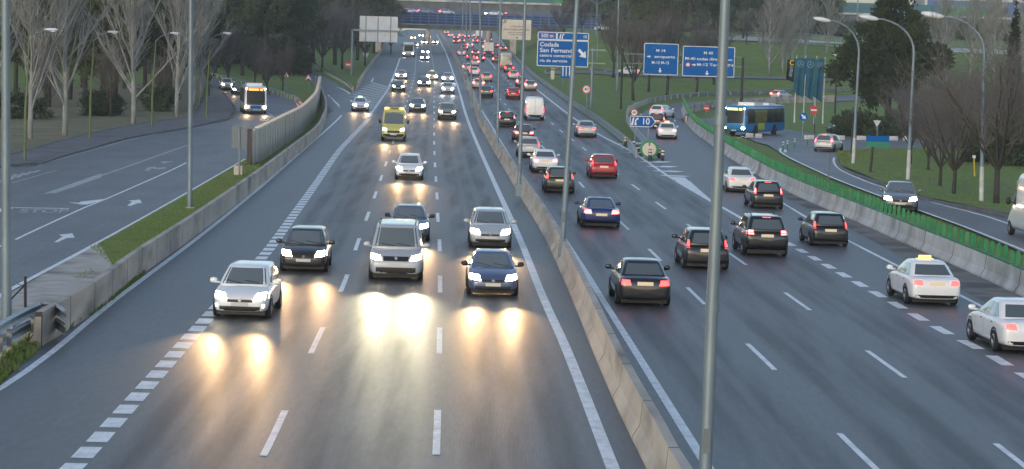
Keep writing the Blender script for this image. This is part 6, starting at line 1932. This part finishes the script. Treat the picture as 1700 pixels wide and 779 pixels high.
def leafy_meshes(seed, lobes, n, size, leaf, bark, trunk_h, trunk_r, clumps_n=26):
    """lobes: (x, y, z, rx, ry, rz); needle tufts are small crossed blades spread through the lobes"""
    rnd = random.Random(seed); cr, tr = MB(), MB()
    vol = [l[3] * l[4] * l[5] for l in lobes]
    tot = sum(vol)
    for l, v in zip(lobes, vol):
        # each lobe is broken into tufted clumps with gaps between
        ncl = max(6, int(clumps_n * (v / tot) * len(lobes) ** .5))
        clumps = []
        for _ in range(ncl):
            th, u = rnd.uniform(0, 2 * math.pi), rnd.uniform(-1, 1)
            rr = rnd.uniform(.55, 1.02); s = math.sqrt(1 - u * u)
            clumps.append((Vector((l[0] + l[3] * rr * s * math.cos(th), l[1] + l[4] * rr * s * math.sin(th), l[2] + l[5] * rr * u)), rnd.uniform(.24, .42)))
        m = int(n * v / tot)
        for i in range(m):
            c, cs = clumps[rnd.randrange(ncl)]
            g = Vector((rnd.gauss(0, 1), rnd.gauss(0, 1), rnd.gauss(0, .75))) * cs * (l[3] + l[4] + l[5]) / 3 * .55
            p = c + g
            out = (p - Vector(l[:3])); out = out.normalized() if out.length > .01 else Vector((0, 0, 1))
            d = (out + Vector((rnd.gauss(0, .7), rnd.gauss(0, .7), rnd.gauss(.25, .6)))).normalized()
            a = d.cross(Vector((rnd.gauss(0, 1), rnd.gauss(0, 1), rnd.gauss(0, 1)))).normalized()
            s = size * rnd.uniform(.6, 1.4)
            e = p + d * s
            w = a * s * .28
            b = d.cross(a) * s * .28
            cr.add([p - w, p + w, e], [(0, 1, 2)])
            cr.add([p - b, p + b, e], [(0, 1, 2)])
    if trunk_h:
        tr.tube([(0, 0, -.3), (rnd.gauss(0, .15), 0, trunk_h * .5), (rnd.gauss(0, .2), rnd.gauss(0, .2), trunk_h)], [trunk_r, trunk_r * .8, trunk_r * .5], 9)
        for l in lobes:
            c = Vector(l[:3]); s = Vector((0, 0, min(trunk_h, max(trunk_h * .45, c.z - l[5]))))
            branch_tube(tr, [s, s.lerp(c, .6) + Vector((0, 0, -.1)), c], trunk_r * .4, .04, 5)
    return tr.mesh('trunk', M[bark], True), cr.mesh('crown', M[leaf])

def plant(meshes, label, loc, rz, s=1.0, group=None, name='bare_tree', cat='tree', sz=None):
    t = thing(name, label, cat, loc, rz, group); t.scale = (s, s, sz or s)
    put('trunk', meshes[0], t); put('crown', meshes[1], t)
    return t
rt = random.Random(77)
def at(px, Y): return Vector(((px - 850) * Y / FPX, Y, H((px - 850) * Y / FPX, Y)))

# ---- pale bare poplars beside the service road
POP = [bare_meshes(s, 17, 'poplar', 'twig_pale', 'bark_pale') for s in (11, 12, 13)]
GP = 'pale bare poplars beside the service road'
for i, (px, py, s, lab) in enumerate(((50, 233, .95, 'pale bare poplar behind the nearest green lamp post, slender'), (107, 227, 1.06, 'pale bare poplar with a wide fan of limbs, thickest trunk of the row'), (221, 207, 1.05, 'pale bare poplar in the middle of the row beside the third street lamp'), (293, 197, 1.0, 'pale bare poplar just before the slim grey lamp post'), (322, 178, 1.0, 'pale bare poplar at the bend, first of two close together'), (333, 168, .98, 'pale bare poplar at the bend, farther of two close together'), (-25, 250, 1.0, 'pale bare poplar at the frame edge behind the thick lamp post'))):
    g = W(px, py); plant(POP[i % 3], lab, g, rt.uniform(0, 6), s, GP, 'poplar')
# farther bare trees with brownish crowns filling the gaps
SPR = [bare_meshes(s, 10, 'vase', 'twig_brown', 'bark_dark') for s in (21, 22, 23)]
SPD = [bare_meshes(s, 10, 'vase', 'twig_dark', 'bark_dark') for s in (31, 32)]
for i, (px, Y, s, lab) in enumerate(((178, 238, .72, 'low brown bare tree between the second and third poplar'), (70, 232, .6, 'low brown bare tree behind the first two poplars'), (262, 262, .7, 'low brown bare tree behind the third poplar'), (340, 318, .95, 'brown bare tree behind the bend of the road'), (372, 345, 1.0, 'brown bare tree above the car leading round the bend'), (436, 330, .62, 'small reddish bare tree by the guardrail near the triangle signs'), (462, 345, .66, 'small reddish bare tree beside the warning triangle'), (416, 352, .7, 'small bare tree behind the white city bus'))):
    plant(SPR[i % 3], lab, at(px, Y), rt.uniform(0, 6), s, 'brown bare trees along the service road')

# ---- evergreens
PINE = [leafy_meshes(41, [(0, 0, 8.6, 3.0, 3.0, 1.8), (2.2, .6, 7.2, 2.2, 2.2, 1.4), (-2.3, -.4, 7.4, 2.3, 2.2, 1.5), (.3, 2, 6.6, 2.2, 2.1, 1.4), (-.4, -1.8, 9.6, 2.0, 1.9, 1.4), (1.2, -.6, 10.4, 1.6, 1.6, 1.1)], 5200, .42, 'needles', 'bark_dark', 8.5, .24),
        leafy_meshes(42, [(0, 0, 9.0, 2.6, 2.6, 1.8), (1.9, .4, 7.0, 2.4, 2.2, 1.5), (-2.0, .3, 6.2, 2.3, 2.2, 1.5), (.2, -1.6, 5.2, 2.4, 2.2, 1.4), (-.6, .8, 10.8, 1.6, 1.6, 1.3)], 5000, .42, 'needles', 'bark_dark', 9, .24)]
OLIVE = leafy_meshes(43, [(0, 0, 7.5, 3.2, 3.0, 2.2), (2.6, 0, 5.8, 2.3, 2.3, 1.8), (-2.6, .5, 5.6, 2.4, 2.3, 1.8), (.4, -1.5, 4.6, 2.6, 2.4, 1.6), (-.6, 1, 9.6, 2.2, 2.0, 1.6)], 5400, .42, 'needles_olive', 'bark_dark', 7, .26)
BUSH = leafy_meshes(44, [(0, 0, 1.4, 2.2, 1.8, 1.3), (1.9, .3, 1.0, 1.6, 1.4, 1.0), (-1.8, -.2, 1.1, 1.6, 1.4, 1.0)], 3000, .3, 'needles', 'bark_dark', 1.0, .1)
ADJ = ['tall', 'broad', 'leaning', 'dense', 'ragged', 'slender', 'low-branched', 'open-crowned', 'flat-topped', 'lopsided', 'heavy', 'narrow', 'drooping', 'thick', 'sparse', 'rounded']
rows = []
for Y, pxs in ((262, (-20, 75, 135, 185)), (292, (20, 110, 165, 235, 275)), (335, (40, 130, 200, 260, 310)), (395, (0, 90, 170, 240, 300, 350))):
    for px in pxs: rows.append((px, Y))
spots = ['behind the first poplar', 'behind the second poplar', 'behind the third poplar', 'behind the fourth poplar', 'above the first street lamp', 'above the second street lamp', 'above the third street lamp', 'above the fourth street lamp', 'at the back of the left wood', 'deep in the left wood', 'between the poplar trunks', 'at the edge of the left wood']
for i, (px, Y) in enumerate(rows):
    m = PINE[i % 2] if i % 3 else OLIVE
    plant(m, f'{ADJ[i % 16]} dark evergreen {spots[(i * 5 + i // 12) % 12]}', at(px, Y), rt.uniform(0, 6), rt.uniform(1.15, 1.5), 'dark evergreens behind the poplars', 'pine_tree')
GC = 'dark evergreens between the service road and the on ramp'
for i, (px, Y, s, lab) in enumerate(((395, 400, 1.5, 'tall dark pine above the bend of the service road'), (432, 385, 1.55, 'broad dark pine behind the white city bus'), (470, 400, 1.4, 'dark pine with low branches above the triangle signs'), (415, 470, 1.7, 'tall pine at the back above the city bus'), (355, 440, 1.5, 'dark pine behind the fourth street lamp'), (487, 430, 1.25, 'dark pine whose skirts touch the on ramp guardrail'), (512, 470, 1.6, 'dark pine on the mound with two trunks showing below it'), (548, 480, 1.75, 'tall dark pine above the red no-entry sign'), (585, 520, 1.7, 'dark pine beside the post of the pale sign back'), (530, 560, 1.9, 'back row pine above the grass mound'), (612, 590, 1.5, 'dark pine touching the end of the blue bridge'), (470, 540, 1.9, 'back row pine over the on ramp'))):
    plant(PINE[i % 2], lab, at(px, Y), rt.uniform(0, 6), s, GC, 'pine_tree')
for i, (px, Y, s, lab) in enumerate(((560, 452, 1.15, 'grey bare tree on the mound beside the two thin trunks'), (527, 430, 1.1, 'grey bare tree standing before the pines on the mound'), (598, 470, 1.0, 'grey bare tree behind the pale sign back'), (503, 440, 1.05, 'grey bare tree over the curve of the on ramp'), (640, 560, .9, 'bare tree at the end of the blue bridge'))):
    plant(SPD[i % 2], lab, at(px, Y), rt.uniform(0, 6), s * 1.15, 'bare trees on the grass mound')

# ---- right slope
for i, (px, py, s, lab) in enumerate(((1051, 166, 1.3, 'bare tree with a split trunk left of the square blue sign'), (1107, 164, 1.4, 'big bare tree with several stems below the two blue signs'), (1077, 151, 1.25, 'bare tree between the two trunks under the square sign'), (1156, 158, 1.2, 'bare tree whose trunk shows below the wide blue sign'), (1018, 128, 1.15, 'bare tree above the white car on the slope road'), (1185, 140, 1.1, 'bare tree behind the nearest lamp post'))):
    g = W(px, py); plant(SPR[i % 3], lab, g, rt.uniform(0, 6), s, 'brown bare trees on the green slope')
for i, (px, Y, s, lab) in enumerate(((900, 500, .75, 'small bare tree beside the end of the blue railing'), (925, 520, .85, 'bare tree rising behind the exit sign'), (955, 505, .8, 'bare tree between the exit sign and the lamp pole'), (1228, 470, .7, 'bare tree above the wide blue sign'), (1255, 480, .65, 'bare tree on the upper road verge'))):
    plant(SPD[i % 2], lab, at(px, Y), rt.uniform(0, 6), s, 'dark bare trees near the bridge')
for i, (px, Y, s, lab) in enumerate(((1055, 505, 1.05, 'olive evergreen at the end of the overpass'), (1100, 515, 1.2, 'tall olive evergreen above the square blue sign'), (1145, 500, 1.05, 'dark evergreen above the gap of the two blue signs'), (1180, 512, 1.15, 'dense evergreen behind the nearest lamp post top'), (1222, 500, 1.1, 'dark evergreen beyond the lamp post on the upper road'), (1268, 510, 1.0, 'evergreen beside the birches on the upper road'))):
    plant([OLIVE, OLIVE, PINE[0], PINE[1], PINE[0], OLIVE][i], lab, at(px, Y), rt.uniform(0, 6), s, 'evergreens along the upper road', 'evergreen_tree')
BIR = [bare_meshes(s, 14, 'poplar', 'twig_pale', 'bark_pale', 4) for s in (51, 52)]
for i, (px, py, s, lab) in enumerate(((1277, 124, .95, 'white-trunked birch nearest the wide blue sign'), (1299, 121, 1.0, 'white-trunked birch left of the flags'), (1307, 116, .9, 'thin white-trunked birch close to its neighbour'), (1315, 106, 1.0, 'white-trunked birch with a forked top above the black flag'), (1335, 98, .95, 'white-trunked birch rising over the middle flag'), (1372, 90, .8, 'thin birch behind the last flagpole'))):
    g = W(px, py); plant(BIR[i % 2], lab, g, rt.uniform(0, 6), s, 'birches on the slope above the flags', 'birch_tree')
BIGP = leafy_meshes(61, [(0, 0, 5.6, 3.6, 3.2, 2.2), (3.0, 0, 7.6, 3.0, 2.8, 2.2), (-3.4, .4, 6.9, 2.6, 2.4, 2.1), (.2, -1.4, 9.0, 3.2, 2.8, 2.3), (1.2, .4, 11.4, 2.8, 2.5, 2.2), (.6, 0, 13.4, 1.7, 1.6, 1.5), (-2.2, .2, 9.4, 2.2, 2.2, 1.8), (5.2, 0, 8.2, 1.9, 1.9, 1.4), (-1.6, 1, 4.2, 2.2, 2.0, 1.5), (-4.6, 0, 8.2, 1.3, 1.3, 1.0)], 21000, .42, 'needles_big', 'bark_dark', 10, .34, 40)
g = at(1466, 262); plant(BIGP, 'very large shaggy pine behind the curved street lamps', g, .3, 1.03, None, 'pine_tree')
CYP = leafy_meshes(62, [(.02 * (q % 3), 0, .8 + q * .92, max(.12, .86 * (1 - (q / 14.5) ** 2.2)), max(.12, .86 * (1 - (q / 14.5) ** 2.2)), 1.0) for q in range(15)], 11000, .2, 'cypress', 'bark_dark', 3, .15, 260)
plant(CYP, 'tall narrow dark cypress near the frame edge', at(1671, 300), 0, 1.05, None, 'cypress_tree', sz=1.2)
GR = 'bare trees on the lawn by the right road'
for i, (px, py, s, lab) in enumerate(((1511, 275, .66, 'bare tree right behind the second curved street lamp'), (1560, 312, .6, 'slim bare tree beside the forked one'), (1583, 325, .68, 'bare tree with a low forked trunk on the lawn'), (1654, 341, .95, 'bare tree with the thickest dark trunk near the white van'), (1541, 285, .5, 'thin young bare tree behind the slim one'))):
    g = W(px, py); plant(SPD[i % 2], lab, g, rt.uniform(0, 6), s, GR)
for i, (px, Y, s, lab) in enumerate(((1530, 215, .6, 'grey bare tree across the cross road behind the lawn'), (1585, 210, .62, 'grey bare tree across the cross road, behind the forked one'), (1630, 200, .6, 'grey bare tree behind the third curved street lamp'), (1690, 195, .68, 'grey bare tree at the frame edge behind the dark bush'), (1655, 230, .72, 'grey bare tree in front of the cypress'), (1600, 250, .78, 'grey bare tree beside the big pine'), (1560, 270, .75, 'grey bare tree showing past the pine edge'))):
    plant(SPD[i % 2], lab, at(px, Y), rt.uniform(0, 6), s, 'grey bare trees beyond the cross road')
for i, (px, Y, s, lab) in enumerate(((1560, 420, 1.0, 'pale poplar behind the big pine'), (1600, 430, 1.05, 'pale poplar past the third curved lamp head'), (1640, 425, 1.0, 'pale poplar close to the cypress'), (1692, 420, 1.05, 'pale poplar beyond the cypress at the frame edge'), (1625, 440, .95, 'thin pale poplar behind the third curved lamp'))):
    plant(POP[i % 3], lab, at(px, Y), rt.uniform(0, 6), s, 'pale poplars before the industrial halls', 'poplar')
for i, (px, Y, s, lab) in enumerate(((1680, 185, 1.5, 'dark bush behind the thick bare trunk'), (1640, 188, 1.2, 'dark bush behind the third curved street lamp'), (1415, 250, 1.0, 'dark bush at the foot of the big pine'), (1488, 246, 1.1, 'dark bush beside the give way sign'), (405, 470, 2.4, 'wide dark bush below the pines at the bend'), (470, 410, 1.9, 'dark bush by the triangle signs'), (450, 430, 2.2, 'dark bush filling the gap behind the city bus'), (20, 225, 1.0, 'dark bush behind the nearest green lamp post'), (160, 240, 1.0, 'dark bush between the poplar trunks'), (255, 260, 1.1, 'dark bush under the third poplar'))):
    plant(BUSH, lab, at(px, Y), rt.uniform(0, 6), s, 'dark bushes', 'bush', 'bush')
# back wood: far, reads as one mass
def far_wood(name, x0, x1, Y, h, seed, n, m):
    rnd = random.Random(seed); mb = MB()
    for _ in range(n):
        x = rnd.uniform(x0, x1); y = Y + rnd.uniform(-25, 25)
        hh = h * (.75 + .25 * math.sin(x * .11 + seed) + rnd.uniform(-.1, .1))
        z = H(x, Y) + hh * rnd.random() ** .8
        s = rnd.uniform(.8, 1.9); a = rnd.uniform(0, math.pi); t = rnd.uniform(-.6, .6)
        d = Vector((math.cos(a), math.sin(a), t)) * s
        mb.add([(x - d.x * .5, y - d.y * .5, z), (x + d.x * .5, y + d.y * .5, z + t), (x + rnd.gauss(0, .3), y, z + s)], [(0, 1, 2)])
    o = mb.build(name, M[m]); tag(o, kind='stuff')
    o['label'] = 'dark far-off wood behind the traffic'
far_wood('far_woods', -190, -40, 640, 22, 3, 16000, 'needles')
far_wood('far_woods', -150, -52, 455, 17, 5, 14000, 'needles')
far_wood('far_woods', 12, 84, 650, 13, 6, 22000, 'needles')
far_wood('far_woods', 84, 330, 650, 4.5, 8, 22000, 'needles')

# ---- grass blades on the near verges and lawn
def grass_on(name, pl, pr, n, h, seed, off=.045, m='grass'):
    rnd = random.Random(seed); a = resample(LX(pl), 40); b = resample(LX(pr), 40); mb = MB()
    for _ in range(n):
        u = rnd.random() * 38.99; i = int(u); t = u - i
        p = a[i].lerp(a[i + 1], t).lerp(b[i].lerp(b[i + 1], t), rnd.random())
        p = drape(p, off - .01)
        k = h * rnd.uniform(.5, 1.5)
        an = rnd.uniform(0, math.pi); w = Vector((math.cos(an), math.sin(an), 0)) * k * .35
        mb.add([p - w, p + w, p + Vector((rnd.gauss(0, .4) * k, rnd.gauss(0, .4) * k, k))], [(0, 1, 2)])
    return tag(mb.build(name, M[m]), kind='stuff')
grass_on('grass', [(150, 412), (185, 396), (310, 325), (409, 267), (425, 264)], [(205, 458), (268, 420), (322, 383), (424, 306), (445, 290)], 16000, .055, 1)
grass_on('grass', [(-20, 620), (0, 600), (60, 548)], [(-20, 660), (10, 628), (66, 580)], 1500, .14, 2, .0)
grass_on('grass', [(122, 462), (150, 446)], [(128, 470), (156, 452)], 160, .05, 7, .02)
grass_on('grass', lawn_l, lawn_r, 22000, .08, 3, .12)
grass_on('weeds', [(115, 545), (170, 508), (240, 452)], [(112, 548), (168, 512), (238, 456)], 500, .13, 9, 0)
# ================================================================== HAZE
def haze(density):
    m = bpy.data.materials.new('haze_air'); m.use_nodes = True
    nt = m.node_tree; nt.nodes.clear()
    v = nt.nodes.new('ShaderNodeVolumePrincipled'); o = nt.nodes.new('ShaderNodeOutputMaterial')
    v.inputs['Color'].default_value = (.86, .92, 1.0, 1); v.inputs['Density'].default_value = density
    v.inputs['Anisotropy'].default_value = 0.0
    nt.links.new(v.outputs[0], o.inputs['Volume'])
    b = MB().box((0, 1500, 24), (3400, 3300, 76)).build('haze', m)
    tag(b, kind='stuff')
haze(0.0002)
